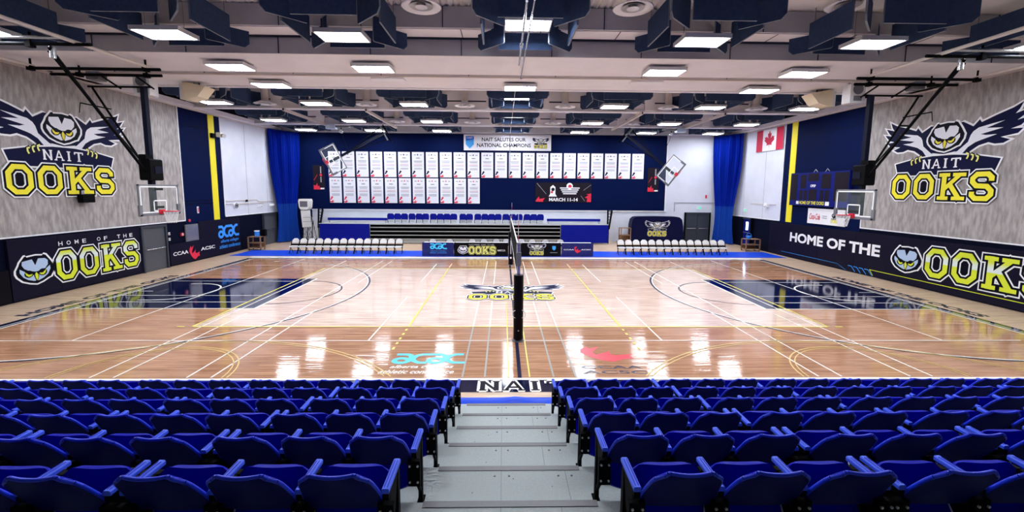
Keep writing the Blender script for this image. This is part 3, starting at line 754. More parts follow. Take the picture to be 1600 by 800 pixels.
# conduits along the ceiling
mb = MB(); mb.tube((-XW+.5, 7.42, 7.84), (XW-.5, 7.42, 7.84), .035, 'whitepipe')
for i in range(10):
    x = -14+i*3.1; mb.tube((x, 7.42, 7.84), (x, 7.42, 7.98), .02, 'grey', 5); mb.ring((x, 7.42, 7.84), .03, .008, 'dark', 8, k=4)
tag(mb.build('sprinkler_pipe'), 'thin pale sprinkler pipe running across under the soffit', 'pipe')
mb = MB(); mb.tube((.12, .8, 7.72), (.12, 5.4, 7.72), .028, 'chrome'); mb.tube((.28, .8, 7.75), (.25, 7.4, 7.8), .02, 'chrome')
mb.tube((.12, 3.4, 7.70), (.12, 3.6, 7.70), .05, 'chrome'); mb.tube((.12, 5.4, 7.72), (.12, 5.42, 7.87), .02, 'chrome'); mb.tube((.25, 7.4, 7.8), (.5, 7.45, 7.86), .02, 'chrome')
tag(mb.build('lifting_conduit'), 'pair of bright metal tubes under the middle ceiling light', 'pipe')
mb = MB(); mb.tube((.12, 9.7, 7.88), (.12, 23.1, 7.8), .016, 'whitepipe', 6); mb.tube((.12, 23.1, 7.8), (.12, 23.1, 4.75), .022, 'grey', 6)
tag(mb.build('curtain_cable'), 'pale cable along the middle of the far ceiling dropping past the white banners', 'cable')
# longitudinal pale track beams in the far bay
for x, lb in ((-11.6, 'left outer'), (-7.4, 'left inner'), (6.85, 'right inner'), (11.2, 'right outer')):
    mb = MB(); mb.box(x-.06, x+.06, 14.3, 20.6, 7.78, 7.92, 'whitepipe'); mb.box(x-.02, x+.02, 14.26, 14.3, 7.80, 7.90, 'dark')
    tag(mb.build('track_beam'), 'pale steel beam carrying the folded far hoops, %s one' % lb, 'beam')

# ================================================================== WALL MURALS, PADS, SIGNS
for sx, nm in ((-1, 'left'), (1, 'right')):
    t = empty('wall_mural', (sx*16.56, 7.95, 5.4), 'large owl emblem reading NAIT OOKS painted on the grey %s wall' % nm, 'wall logo')
    emblem((0, 0, 0), (0, 1 if sx < 0 else -1, 0), (0, 0, 1), 1.0, t)
def pad(name, sx, y0, y1, z0, z1, label, m='pad', cat='wall pad', th=.07, seams=()):
    X = sx*16.56; mb = MB(); a, b = min(X, X-sx*th), max(X, X-sx*th)
    mb.box(a, b, y0, y1, z0, z1, m)
    for y in seams: mb.box(min(X-sx*th, X-sx*(th+.004)), max(X-sx*th, X-sx*(th+.004)), y-.008, y+.008, z0, z1, 'padblack')
    t = empty(name, (0, (y0+y1)/2, 0), label, cat)
    mb.build('padding', t, loc=(0, -(y0+y1)/2, 0)); t['pad'] = 1
    U = (0, 1, 0) if sx < 0 else (0, -1, 0)
    P = Print((X-sx*(th+.006), -(y0+y1)/2, 0), U, (0, 0, 1), .003)
    return t, P, (1 if sx < 0 else -1)
t, P, s_ = pad('wall_pad', -1, 5.7, 10.9, .06, 2.1, 'dark wall pad with owl face, HOME OF THE and OOKS beside the grey left door', seams=(7.3, 9.1))
owl_head(P, 6.45, 1.02, .95); P.mb.build('owl_face', t)
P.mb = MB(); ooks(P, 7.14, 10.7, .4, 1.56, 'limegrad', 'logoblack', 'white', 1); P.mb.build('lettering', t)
P.mb = MB()
for i, ch in enumerate('HOME OF THE'):
    if ch != ' ': P.text(ch, 7.3+i*.3, 7.3+i*.3+.15, 1.72, 1.87, 'white', 4, off=.01)
P.mb.build('small_lettering', t)
t, P, s_ = pad('wall_pad', -1, 3.0, 5.66, .06, 1.12, 'plain low black wall pad at the left edge of the photo', 'padblack')
t, P, s_ = pad('wall_pad', -1, 12.5, 14.6, .06, 1.1, 'low navy wall pad reading CCAA ACSC around a red flame on the left wall')
P.text('CCAA', 12.68, 13.7, .5, .68, 'white', 1, off=.02); P.text('ACSC', 14.62, 15.75, .5, .68, 'white', 3, off=.02); flame(P, 13.75, 14.55, .12, .86, 'red', 3); P.mb.build('print', t)
t, P, s_ = pad('wall_pad', -1, 14.6, 18.15, .06, 2.05, 'tall navy wall pad with the blue acac logo on the left wall')
acac(P, 16.1, 18.0, .98, 1.7, 'cyan', 1, w=.2)
P.text('alberta colleges', 16.3, 17.95, .66, .88, 'cyan', 1, off=.01, shear=.2); P.text('athletic conference', 16.15, 18.08, .38, .6, 'cyan', 1, off=.01, shear=.2); P.mb.build('print', t)
t, P, s_ = pad('wall_pad', 1, 2.0, 18.3, .05, 1.98, 'long dark wall pad reading HOME OF THE OOKS with owl face along the right wall', seams=(4.4, 6.8, 9.2, 11.6, 14.0, 16.3))
owl_head(P, -8.93, 1.08, 1.02); P.mb.build('owl_face', t)
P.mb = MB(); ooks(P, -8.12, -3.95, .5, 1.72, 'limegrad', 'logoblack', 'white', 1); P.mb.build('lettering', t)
P.mb = MB(); P.text('HOME OF THE', -16.3, -10.2, .96, 1.5, 'white', 1, off=.035)
P.stroke([(-17.0, .28), (-12.6, .28), (-12.0, .05)], .015, 'cyan', 1)
for i in range(4): P.stroke([(-11.9+i*.32, .3), (-11.7+i*.32, .3), (-11.45+i*.32, .06)], .03, 'cyan', 1)
P.stroke([(-10.45, .08), (-10.65, .32), (-2.6, .32)], .025, 'lime', 1); P.mb.build('small_lettering', t)

# left wall bits
mb = MB(); mb.box(-16.58, -16.5, 3.4, 5.4, 1.2, 2.1, 'woodcart'); tag(mb.build('wall_board'), 'small brown board on the left wall beside the owl face pad', 'board')
t = empty('wall_mirror', (-16.56, 14.12, 1.1), 'grey framed glass case on the left wall above the low pad', 'case')
MB().box(0, .05, -.46, .46, 0, .86, 'grey').build('frame', t); MB().box(.05, .06, -.41, .41, .05, .81, 'chrome').build('glass', t)
for z, lb in ((1.55, 'upper'), (1.28, 'lower')):
    mb = MB(); mb.box(-16.575, -16.55, 12.58, 12.68, z, z+.13, 'white'); mb.box(-16.55, -16.53, 12.61, 12.65, z+.045, z+.085, 'grey'); tag(mb.build('light_switch'), 'white light switch on the left wall, %s of two beside the grey door' % lb, 'switch')
mb = MB(); mb.box(-16.575, -16.5, 13.35, 13.5, 1.42, 1.58, 'red'); mb.ring((-16.49, 13.42, 1.5), .05, .012, 'white', 12, 'x'); tag(mb.build('fire_alarm'), 'small red fire alarm pull on the left wall beside the glass case', 'alarm')
mb = MB(); mb.box(-16.575, -16.54, 14.68, 14.78, 2.5, 2.85, 'white'); mb.box(-16.54, -16.535, 14.7, 14.76, 2.55, 2.8, 'red'); tag(mb.build('wall_notice'), 'small white and red upright notice on the navy left wall', 'sign')
mb = MB(); mb.tube((-16.55, 14.0, 2.16), (-16.5, 14.0, 2.16), .07, 'red', 12); mb.tube((-16.5, 14.0, 2.16), (-16.48, 14.0, 2.16), .03, 'chrome', 8); tag(mb.build('alarm_bell'), 'small red bell at the lower corner of the grey left wall', 'alarm')
t = empty('wall_loudspeaker', (-16.5, 8.45, 3.45), 'small black loudspeaker on the grey left wall under the emblem', 'loudspeaker')
MB().box(0, .22, -.24, .24, -.2, .12, 'black', .03).build('case', t); MB().box(-.05, 0, -.06, .06, .1, .26, 'chrome').build('bracket', t)
mb = MB()
for a, b in (((-16.53, 17.1, 3.08), (-16.53, 20.2, 3.1)), ((-16.53, 20.2, 3.1), (-16.53, 20.5, 2.95)), ((-16.53, 20.5, 2.95), (-16.53, 22.4, 2.95)), ((-16.53, 17.1, 2.9), (-16.53, 21.0, 2.86))): mb.tube(a, b, .025, 'whitepipe')
mb.box(-16.56, -16.48, 19.0, 19.15, 2.98, 3.12, 'black'); tag(mb.build('wall_conduit'), 'pale conduit pipes along the white left wall', 'pipe')
mb = MB(); mb.tube((-16.57, 17.9, 2.78), (-16.45, 17.9, 2.78), .16, 'white', 16); mb.ring((-16.44, 17.9, 2.78), .13, .02, 'black', 16, 'x'); mb.tube((-16.45, 17.9, 2.78), (-16.42, 17.9, 2.78), .05, 'black', 10); tag(mb.build('round_siren'), 'round black and white siren on the white left wall', 'siren')
for y, lb in ((20.3, 'nearer'), (21.8, 'farther')):
    mb = MB(); mb.box(-16.56, -16.36, y, y+.2, 2.6, 2.78, 'white', .02); mb.tube((-16.36, y+.1, 2.7), (-16.28, y+.1, 2.66), .06, 'housing', 10); tag(mb.build('emergency_lamp'), 'white emergency lamp on the left wall, %s one' % lb, 'lamp')
mb = MB(); mb.box(-16.56, -16.3, 16.6, 16.85, 6.7, 6.95, 'white', .03); mb.tube((-16.3, 16.72, 6.8), (-16.1, 16.6, 6.75), .09, 'housing', 12, .12); mb.box(-16.56, -16.42, 16.1, 16.4, 6.6, 6.85, 'black')
tag(mb.build('security_camera'), 'white camera housing beside the yellow stripe high on the left wall', 'camera')
# right wall: flag, scoreboard, drink sign
t = empty('canada_flag', (16.5, 19.0, 7.1), 'red and white maple leaf flag hung high on the white right wall', 'flag')
P = Print((0, 0, 0), (0, -1, 0), (0, 0, 1), .003)
mb = P.mb; mb.box(0, .02, -1.38, 1.38, -.68, .68, 'white')
P.rect(-1.38, -.7, -.68, .68, 'flagred', 1); P.rect(.7, 1.38, -.68, .68, 'flagred', 1); leaf(P, 0, .02, .62, .58, 'flagred', 1); mb.build('cloth', t)
t = empty('scoreboard', (16.38, 14.3, 3.08), 'wide blue electronic scoreboard reading HOME OF THE OOKS on the right wall', 'scoreboard')
MB().box(-.0, .14, -2.15, 2.15, 0, 1.82, 'sbblue').build('cabinet', t)
P = Print((-.004, 0, 0), (0, -1, 0), (0, 0, 1), .003)
for a, b, c, d in ((-2.1, -1.55, .3, 1.75), (-1.3, -.85, .95, 1.7), (-.72, .1, 1.35, 1.75), (.3, .95, .95, 1.7), (1.2, 2.1, .3, 1.75), (-1.35, -1.08, .3, .85), (-.98, -.72, .3, .85), (-.6, .0, .3, .9), (.25, .5, .3, .85), (.6, .9, .3, .85)): P.rect(a, b, c, d, 'sbblack', 1)
P.mb.build('display_panel', t); P.mb = MB(); P.text('OPSP', -.5, -.1, 1.02, 1.16, 'white', 1, off=.03); P.text('HOME OF THE OOKS', -1.3, .6, .08, .26, 'logoyel', 1, off=.02)
P.rect(-1.55, -1.35, .08, .25, 'white', 1); P.rect(.68, .95, .06, .26, 'white', 1); P.mb.build('lettering', t)
mb = MB()
for y, z in ((.4, 1.84), (-.45, 1.84)): mb.bar((.05, y, 1.8), (.05, y-.15, 1.98), .03, .03, 'chrome'); mb.bar((.05, y-.15, 1.98), (.05, y-.3, 1.84), .03, .03, 'chrome')
mb.build('bracket', t)
t = empty('sponsor_sign', (16.5, 13.7, 2.14), 'white sponsor sign with red script under the scoreboard', 'sign')
MB().box(0, .05, -1.3, 1.3, 0, .82, 'white').build('board', t)
P = Print((-.004, 0, 0), (0, -1, 0), (0, 0, 1), .003); P.text('Coca-Cola', -1.15, -.35, .22, .55, 'rim', 1, off=.02, shear=.35); P.rect(-.2, .15, .42, .46, 'textgrey', 1); P.rect(-.2, .15, .32, .36, 'textgrey', 1)
P.disc((.62, .5), .16, 'logoblack', 1, ry=.12); P.disc((.62, .5), .09, 'logogrey', 2, ry=.07); P.text('OOKS', .4, .85, .12, .3, 'logoyel', 1, off=.04); P.text('NAIT', .45, .8, .3, .38, 'logoblack', 2, off=.03); P.mb.build('print', t)
# exit signs
def exitsign(o, u, label):
    t = empty('exit_sign', o, label, 'exit sign'); P = Print((0, 0, 0), u, (0, 0, 1), .003)
    n = P.n
    vs = [P.u*a+n*b+Vector((0, 0, c)) for a in (-.17, .17) for b in (-.05, -.001) for c in (-.1, .1)]
    mb = MB(); mb.add(vs, [(0, 1, 3, 2), (4, 6, 7, 5), (0, 4, 5, 1), (2, 3, 7, 6), (0, 2, 6, 4), (1, 5, 7, 3)], 'white'); mb.build('case', t)
    P.rect(-.14, .14, -.08, .08, 'green', 1); P.disc((.03, .045), .017, 'white', 2); P.stroke([(.02, .03), (-.01, -.01), (.03, -.03), (.02, -.06)], .016, 'white', 2); P.stroke([(-.01, -.01), (-.05, -.05)], .016, 'white', 2)
    P.rect(-.12, -.06, -.07, .07, 'white', 2); P.mb.build('pictogram', t)
exitsign((14.5, 23.95, 2.57), (1, 0, 0), 'green running man exit sign over the dark double door')
exitsign((16.52, 21.3, 2.55), (0, -1, 0), 'green running man exit sign on the white right wall')
mb = MB(); mb.tube((16.53, 17.9, 3.05), (16.53, 20.6, 3.05), .02, 'whitepipe'); mb.box(16.36, 16.56, 18.6, 18.9, 2.86, 3.1, 'white', .02); mb.tube((16.36, 18.7, 2.95), (16.26, 18.7, 2.9), .06, 'housing')
tag(mb.build('emergency_lamp'), 'white emergency lamp with conduit on the right wall below the flag', 'lamp')

# ================================================================== BACK WALL BANNERS
def champ(label, low):
    t = empty('champion_banner', (0, 0, 0), label, 'banner')
    mb = MB(); mb.box(-.44, .44, -.012, .012, 0, 1.84, 'sheet')
    P = Print((0, -.013, 0), (1, 0, 0), (0, 0, 1), .002, mb)
    leaf(P, -.02, 1.64, .07, .08, 'logonavy' if not low else 'red'); P.rect(-.3, -.14, 1.6, 1.66, 'textgrey'); P.rect(.14, .3, 1.6, 1.66, 'textgrey'); P.rect(-.13, .13, 1.38, 1.42, 'logoblack')
    for i in range(3): P.rect(-.32+.02*i, .32-.02*i, 1.18-.06*i, 1.21-.06*i, 'textgrey')
    for i in range(3): P.rect(-.33+.03*(i % 2), .33-.03*(i % 2), .93-.06*i, .96-.06*i, 'textpink' if i != 2 else 'textgrey')
    for i in range(3 if not low else 4): P.rect(-.3+.03*(i % 2), .3, .66-.05*i, .685-.05*i, 'textgrey')
    P.poly([(-.43, .02), (-.2, .02), (-.1, .2), (-.22, .1), (-.2, .26), (-.34, .1), (-.43, .16)], 'red')
    P.poly([(-.43, .22), (-.36, .2), (-.18, .42), (-.3, .5)], 'logonavy' if not low else 'red', 1)
    mb.build('sheet', t); return t
CB = [champ('x', 0), champ('x', 1)]; used = [0, 0]
def putb(k, x, z, label, group):
    o = CB[k] if not used[k] else dup(CB[k], (0, 0, 0)); used[k] = 1
    o.location = (x, 23.93, z); o['label'] = label; o['group'] = group
for i in range(23):
    putb(0, -12.8+i*1.023, 4.72-.0*i, 'white champions banner, upper row, %s from the left' % ORD[i], 'upper row of champions banners')
for i in range(11): putb(1, -12.78+i*1.023, 2.8, 'white champions banner, lower row, %s from the left' % ORD[i], 'lower row of champions banners')
t = empty('salute_banner', (-.05, 23.9, 6.72), 'pale banner reading NAIT SALUTES OUR NATIONAL CHAMPIONS over the back wall', 'banner')
mb = MB(); mb.box(-3.22, 3.22, -.02, .02, 0, 1.16, 'sheet'); mb.build('sheet', t)
P = Print((0, -.022, 0), (1, 0, 0), (0, 0, 1), .003)
P.text('NAIT SALUTES OUR', -1.9, 1.35, .66, .93, 'logoblack', 1, off=.02); P.text('NATIONAL CHAMPIONS', -2.25, 1.72, .24, .52, 'logoblack', 1, off=.02); P.mb.build('lettering', t)
P.mb = MB(); P.poly([(-3.08, 1.02), (-2.48, 1.02), (-2.48, .42), (-2.78, .12), (-3.08, .42)], 'shield', 1); P.poly([(-3.08, .68), (-2.48, .78), (-2.48, .42), (-2.78, .12), (-3.08, .42)], 'shield2', 2); P.text('NAIT', -3.0, -2.56, .85, .96, 'white', 3); P.mb.build('shield_emblem', t)
emblem((2.45, -.025, .62), (1, 0, 0), (0, 0, 1), .245, t)
t = empty('event_banner', (4.17, 23.93, 2.94), 'black and pink event banner reading MARCH 11-14', 'banner')
MB().box(-2.1, 2.1, -.012, .012, 0, 1.46, 'sbblack').build('sheet', t)
P = Print((0, -.014, 0), (1, 0, 0), (0, 0, 1), .003)
P.poly([(-2.08, .03), (-1.5, .03), (-1.55, .12), (-1.4, .3), (-1.8, .24), (-1.85, .42), (-2.08, .12)], 'red', 1); P.poly([(2.08, .03), (1.75, .03), (1.8, .3), (1.6, .35), (1.9, .55), (1.7, .6), (2.08, .66)], 'red', 1)
for a in ((-2.0, 1.4, -1.3, .6), (1.5, .9, 2.05, 1.3), (1.3, .5, 1.6, .1)): P.stroke([(a[0], a[1]), (a[2], a[3])], .025, 'textgrey', 1)
P.poly([(-1.12, .42), (-.5, .42), (-.62, .62), (-.62, 1.12), (-.8, 1.28), (-1.0, 1.12), (-1.0, .62)], 'white', 1); P.disc((-.8, .95), .13, 'sbblack', 2); P.disc((-.88, .75), .09, 'red', 2)
P.disc((.45, 1.2), .24, 'white', 1); P.disc((.47, 1.18), .13, 'red', 2)
for i in range(4): P.rect(-.28+.08*i, 1.2-.08*i, 1.02-.14*i, 1.1-.14*i, 'logogrey', 3)
P.text('MARCH 11-14', -1.08, 1.08, .07, .32, 'white', 3, off=.03); P.mb.build('print', t)
for x, lb in ((-13.98, 'left of the champions banners'), (10.9, 'right of the champions banners')):
    t = empty('side_banner', (x, 23.93, 3.75), 'narrow dark upright banner with pink corner, '+lb, 'banner')
    MB().box(-.42, .42, -.012, .012, 0, 1.8, 'sbblack').build('sheet', t); P = Print((0, -.014, 0), (1, 0, 0), (0, 0, 1), .003)
    P.poly([(-.4, .02), (.1, .02), (.0, .3), (-.1, .25), (-.12, .5), (-.25, .3), (-.4, .35)], 'red', 1); P.rect(.12, .2, .55, .95, 'textgrey', 1); P.rect(.12, .2, 1.2, 1.7, 'textgrey', 1); P.disc((.16, 1.08), .09, 'red', 1); P.rect(.1, .38, .04, .14, 'white', 2)
    P.stroke([(-.35, .7), (-.1, 1.1)], .03, 'red', 1); P.mb.build('print', t)

# ================================================================== FAR BLEACHERS
t = empty('folded_bleachers', (-3, 22.6, 0), 'folded grey and blue bleachers along the back wall', 'bleachers')
o = (3, -22.6, 0)
mb = MB()
for i in range(4):
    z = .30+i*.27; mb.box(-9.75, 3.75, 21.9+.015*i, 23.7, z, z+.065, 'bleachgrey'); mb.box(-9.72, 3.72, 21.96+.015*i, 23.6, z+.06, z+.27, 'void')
mb.box(-9.75, 3.75, 21.95, 23.7, .05, .3, 'bleachgrey'); mb.build('folded_tier', t, loc=o)
MB().box(-13.2, 7.1, 22.0, 23.8, 1.34, 1.42, 'bleachtop').build('top_deck', t, loc=o)
for a, b in ((-13.2, -9.76), (3.76, 7.1)):
    mb = MB(); mb.box(a, b, 21.82, 21.95, .12, 1.4, 'bleachblue')
    for i in range(6): mb.box(a, b, 21.81, 21.83, .3+i*.18, .315+i*.18, 'curtain')
    mb.box(a-.02, b+.02, 21.8, 21.96, 1.4, 1.44, 'bleachtop'); mb.build('end_panel', t, loc=o)
for a, b in ((-13.0, -8.75), (2.85, 6.75)):
    mb = MB(); mb.box(a, b, 22.8, 22.95, 1.58, 1.76, 'bleachblue'); mb.box(a, b, 22.78, 22.97, 1.5, 1.55, 'bleachtop')
    for x in (a+.1, b-.1): mb.box(x-.03, x+.03, 22.82, 22.92, 1.42, 1.58, 'grey')
    mb.build('rear_bench', t, loc=o)
for x, sx in ((-13.45, -1), (7.25, 1)):
    mb = MB()
    for k in (0, .3): mb.bar((x+sx*(.55-k), 23.7, 2.3), (x+sx*.02-sx*k*.3, 22.3, 1.1), .12, .12, 'black')
    for k in range(6): f = k/6; mb.bar((x+sx*(.55-.5*f), 23.7-1.4*f, 2.3-1.2*f), (x+sx*(.25-.35*f), 23.7-1.4*f, 2.3-1.2*f), .04, .04, 'black')
    mb.bar((x, 22.3, 1.15), (x, 22.3, .02), .05, .05, 'black'); mb.build('end_rail', t, loc=o)
def far_seat(grey):
    t = empty('bleacher_chair', (0, 0, 0), 'x', 'seat'); c = 'seatblue' if not grey else 'bleachgrey'
    def back(u, v):
        w = .22+.03*math.sin(math.pi*min(v, 1)) - (.07*((v-.75)/.25)**2 if v > .75 else 0)
        return (w*u, -.14-.05*v+.02*u*u, .22+.46*v)
    MB().shell(back, 6, 6, .05, 'bleachblue').build('backrest', t)
    MB().shell(lambda u, v: (.18*u, -.17-.02*v, .04+.2*v), 4, 4, .05, 'bleachgrey' if grey else 'bleachtop').build('seat', t)
    mb = MB()
    mb.bar((-.24, 0, .45), (-.24, -.05, 0), .04, .06, 'black'); mb.bar((-.24, -.05, .02), (-.24, .12, .02), .04, .04, 'black'); mb.bar((-.24, .02, .42), (-.24, -.16, .44), .04, .03, 'black'); mb.build('leg', t)
    return t
FS = [far_seat(0), far_seat(1)]; used = [0, 0]
xs = [612, 622.8, 633.4, 645, 656, 666, 678, 688.7, 699, 709.5, 723.7, 734, 747, 758, 768.4, 778.6, 790.6, 801, 811.4, 823.6, 834, 844.4]
for i, px in enumerate(xs):
    x = -8.42+(px-612)*(10.76/232.4); g = 1 if i in (10, 11) else 0
    oo = FS[g] if not used[g] else dup(FS[g], (0, 0, 0)); used[g] = 1
    oo.location = (x, 22.75, 1.425); oo['label'] = '%s seat on top of the far bleachers, %s from the left' % ('blue' if not g else 'blue seat with grey pan:', ORD[i]) if not g else 'blue backed seat with grey pan on the far bleachers, %s of two' % ('left' if i == 10 else 'right')
    oo['group'] = 'seats on top of the far bleachers'

# blue floor covers
mb = MB(); mb.box(-15.9, -5.1, 16.05, 18.35, .002, .012, 'mat_blue'); tag(mb.build('floor_cover'), 'bright blue floor cover under the left row of white chairs', 'floor cover')
mb = MB(); mb.box(4.95, 16.2, 16.05, 18.35, .002, .012, 'mat_blue'); tag(mb.build('floor_cover'), 'bright blue floor cover under the right row of white chairs', 'floor cover')
mb = MB(); mb.box(-5.08, 4.93, 16.05, 17.2, .002, .010, 'mat_blue'); tag(mb.build('floor_cover'), 'bright blue floor cover under the scorer tables', 'floor cover')

# white folding chairs ---------------------------------------------------
def fold_chair():
    t = empty('folding_chair', (0, 0, 0), 'x', 'chair')
    def back(u, v):
        w = .205-(.13*((v-.4)/.6)**2.2 if v > .4 else 0); return (w*u, .17+.06*v+.02*(1-u*u), .60+.27*v)
    MB().shell(back, 8, 8, .022, 'whiteplastic').build('backrest', t)
    MB().shell(lambda u, v: (.2*u, -.2+.38*v, .42-.01*math.sin(math.pi*v)), 6, 6, .07, 'whiteplastic').build('seat', t)
    mb = MB(); mb.box(-.235, .235, .135, .16, .455, .55, 'black'); mb.build('frame_bar', t)
    for sx in (-1, 1):
        mb = MB(); mb.bar((sx*.222, .25, .8), (sx*.222, -.22, .012), .03, .03, 'black'); mb.build('leg', t)
        mb = MB(); mb.bar((sx*.2, -.1, .43), (sx*.2, .22, .012), .022, .022, 'black'); mb.build('leg', t)
    mb = MB(); mb.bar((-.21, -.12, .18), (.21, -.12, .18), .02, .02, 'black'); mb.build('crossbar', t)
    return t
FC = fold_chair(); first = True
for side, x0, nm in ((-1, -12.72, 'left'), (1, 6.78, 'right')):
    for i in range(14):
        o = FC if first else dup(FC, (0, 0, 0)); first = False
        o.location = (x0+i*.473, 17.1, .012); o['label'] = 'white folding chair in the %s courtside row, %s from the left' % (nm, ORD[i]); o['group'] = '%s row of white folding chairs' % nm
for i, x in enumerate((-4.55, -3.55, -2.2, -1.5, -.75, -.15, .75, 1.4, 2.2, 3.1)):
    o = dup(FC, (x, 17.45 if x not in (-.75, -.15, .75) else 17.6, .012 if x not in (9,) else 0), math.pi, 'white folding chair behind the scorer tables, %s from the left' % ORD[i], 'white chairs behind the scorer tables')
# tables with banners
segs = [(-5.02, -3.2, 'pad'), (-3.18, -.05, 'padblack'), (.2, 3.02, 'padblack'), (3.05, 4.9, 'pad')]
lbs = ['white folding table behind the blue acac banner', 'white folding table behind the HOME OF THE OOKS banner', 'white folding table behind the small owl banner', 'white folding table behind the CCAA banner']
for (a, b, m), lb in zip(segs, lbs):
    t = empty('folding_table', ((a+b)/2, 16.6, .011), lb, 'table'); w = (b-a)/2-.02
    MB().box(-w, w, -.32, .32, .70, .74, 'white', .01).build('tabletop', t)
    for sx in (-1, 1):
        for sy in (-1, 1): MB().box(sx*(w-.15)-.015, sx*(w-.15)+.015, sy*.25-.015, sy*.25+.015, 0, .7, 'grey').build('leg', t)
M['bannerblue'] = mat('indigo vinyl banner', (34, 38, 100), .5, spec=.15, noise=(5, .2))
def tbanner(a, b, m, label):
    t = empty('table_banner', ((a+b)/2, 16.24, .0), label, 'banner'); w = (b-a)/2
    def fn(u, v): return (w*u, .004*math.sin(9*u+4*v), .012+.79*v)
    MB().shell(fn, 24, 6, .012, m).build('sheet', t)
    return t, Print((0, -.014, 0), (1, 0, 0), (0, 0, 1), .002), w
t, P, w = tbanner(-5.02, -3.2, 'bannerblue', 'indigo table banner with the light blue acac logo')
acac(P, -.45, .5, .42, .75, 'cyanfloor', 1, w=.22); P.text('alberta colleges', -.42, .46, .27, .33, 'cyan', 1); P.text('athletic conference', -.45, .5, .17, .24, 'cyan', 1); P.mb.build('print', t)
t, P, w = tbanner(-3.18, -.05, 'padblack', 'black table banner reading HOME OF THE OOKS with an owl face')
owl_head(P, -1.05, .38, .44, light='logogrey', yel='logogrey'); ooks(P, -.72, .85, .12, .58, 'logopale', 'logoblack', 'logopale', 1)
P.text('HOME OF THE', -.7, .75, .64, .72, 'textgrey', 1); P.text('NAIT.CA', .95, 1.4, .3, .4, 'white', 1, off=.02); P.mb.build('print', t)
t, P, w = tbanner(.2, 3.02, 'padblack', 'black table banner with the full owl emblem and a small shield')
P.rect(-1.2, -.9, .2, .23, 'textgrey'); P.poly([(.9, .62), (1.1, .62), (1.1, .45), (1.0, .36), (.9, .45)], 'shield2', 1); P.rect(.78, 1.2, .22, .25, 'textgrey'); P.mb.build('print', t)
emblem((.0, -.016, .47), (1, 0, 0), (0, 0, 1), .2, t, step=.002)
t, P, w = tbanner(3.05, 4.9, 'bannerblue', 'indigo table banner reading CCAA ACSC around a red flame')
P.text('CCAA', -.8, -.2, .38, .45, 'white', 1, off=.02); P.text('ACSC', .22, .78, .38, .45, 'white', 1, off=.02); flame(P, -.2, .2, .2, .62, 'red', 1); P.mb.build('print', t)

# ================================================================== VOLLEYBALL NET
t = empty('volleyball_net', (.05, 2.2, 0), 'volleyball net seen end-on between two padded posts', 'net')
for y, nm in ((0, 1), (11.15, 0)):
    mb = MB(); mb.tube((0, y, .0), (0, y, 2.5), .045, 'chrome', 12); mb.box(-.06, .06, y-.08, y+.08, 1.95, 2.3, 'grey', .02); mb.tube((0, y, 2.5), (0, y, 2.54), .06, 'grey', 10)
    mb.tube((0, y, 0), (0, y, .015), .16, 'grey', 16); pst = mb.build('post', t)
    mb = MB(); mb.tube((0, y, .05), (0, y, 1.72), .125, 'padblack', 14)
    for z in (.5, 1.0, 1.45): mb.ring((0, y, z), .126, .004, 'black', 14, k=4)
    if nm:
        for sx in (-1, 1): P = Print((sx*.13, y, .72), (0, -sx, 0), (0, 0, 1), .002, mb); P.arc((0, 0), .13, 0, 360, .02, 'white'); 
        mb.ring((-.06, y-.09, .72), .1, .008, 'white', 20, 'y', 4); mb.ring((.08, y-.08, .72), .1, .008, 'white', 20, 'y', 4)
        mb.tube((0, y-.12, .3), (0, y-.135, .3), .02, 'chrome', 8)
    else:
        P = Print((-.03, y-.13, .5), (1, 0, 0), (0, 0, 1), .002, mb); P.rect(0, .06, .1, .8, 'textgrey'); P.disc((.03, -.1), .05, 'white')
    mb.build('post_pad', t)
mb = MB()
for k in range(11): mb.tube((0, .25, 1.43+.1*k), (0, 10.9, 1.43+.1*k), .0025, 'netblack', 3, smooth=False, cap=False)
for k in range(107): mb.tube((0, .25+.1*k, 1.43), (0, .25+.1*k, 2.43), .0025, 'netblack', 3, smooth=False, cap=False)
mb.build('mesh', t)
mb = MB(); mb.box(-.012, .012, .2, 10.95, 2.37, 2.44, 'white'); mb.box(-.008, .008, .2, 10.95, 1.41, 1.46, 'white'); mb.tube((0, 0, 2.42), (0, 11.15, 2.42), .006, 'white', 5)
mb.bar((0, .95, 1.4), (0, .95, 2.44), .012, .05, 'white'); mb.build('net_tape', t)
for y in (1.0, 10.1):
    mb = MB()
    for k in range(9): mb.tube((0.02, y, 1.43+.2*k), (0.02, y, 1.63+.2*k), .006, 'red' if k % 2 else 'white', 6)
    mb.build('antenna', t)
MB().tube((.12, 2.2-.0-2.2, 1.95), (.12, 0, 1.2), .01, 'chrome', 6).build('winch_strap', t)

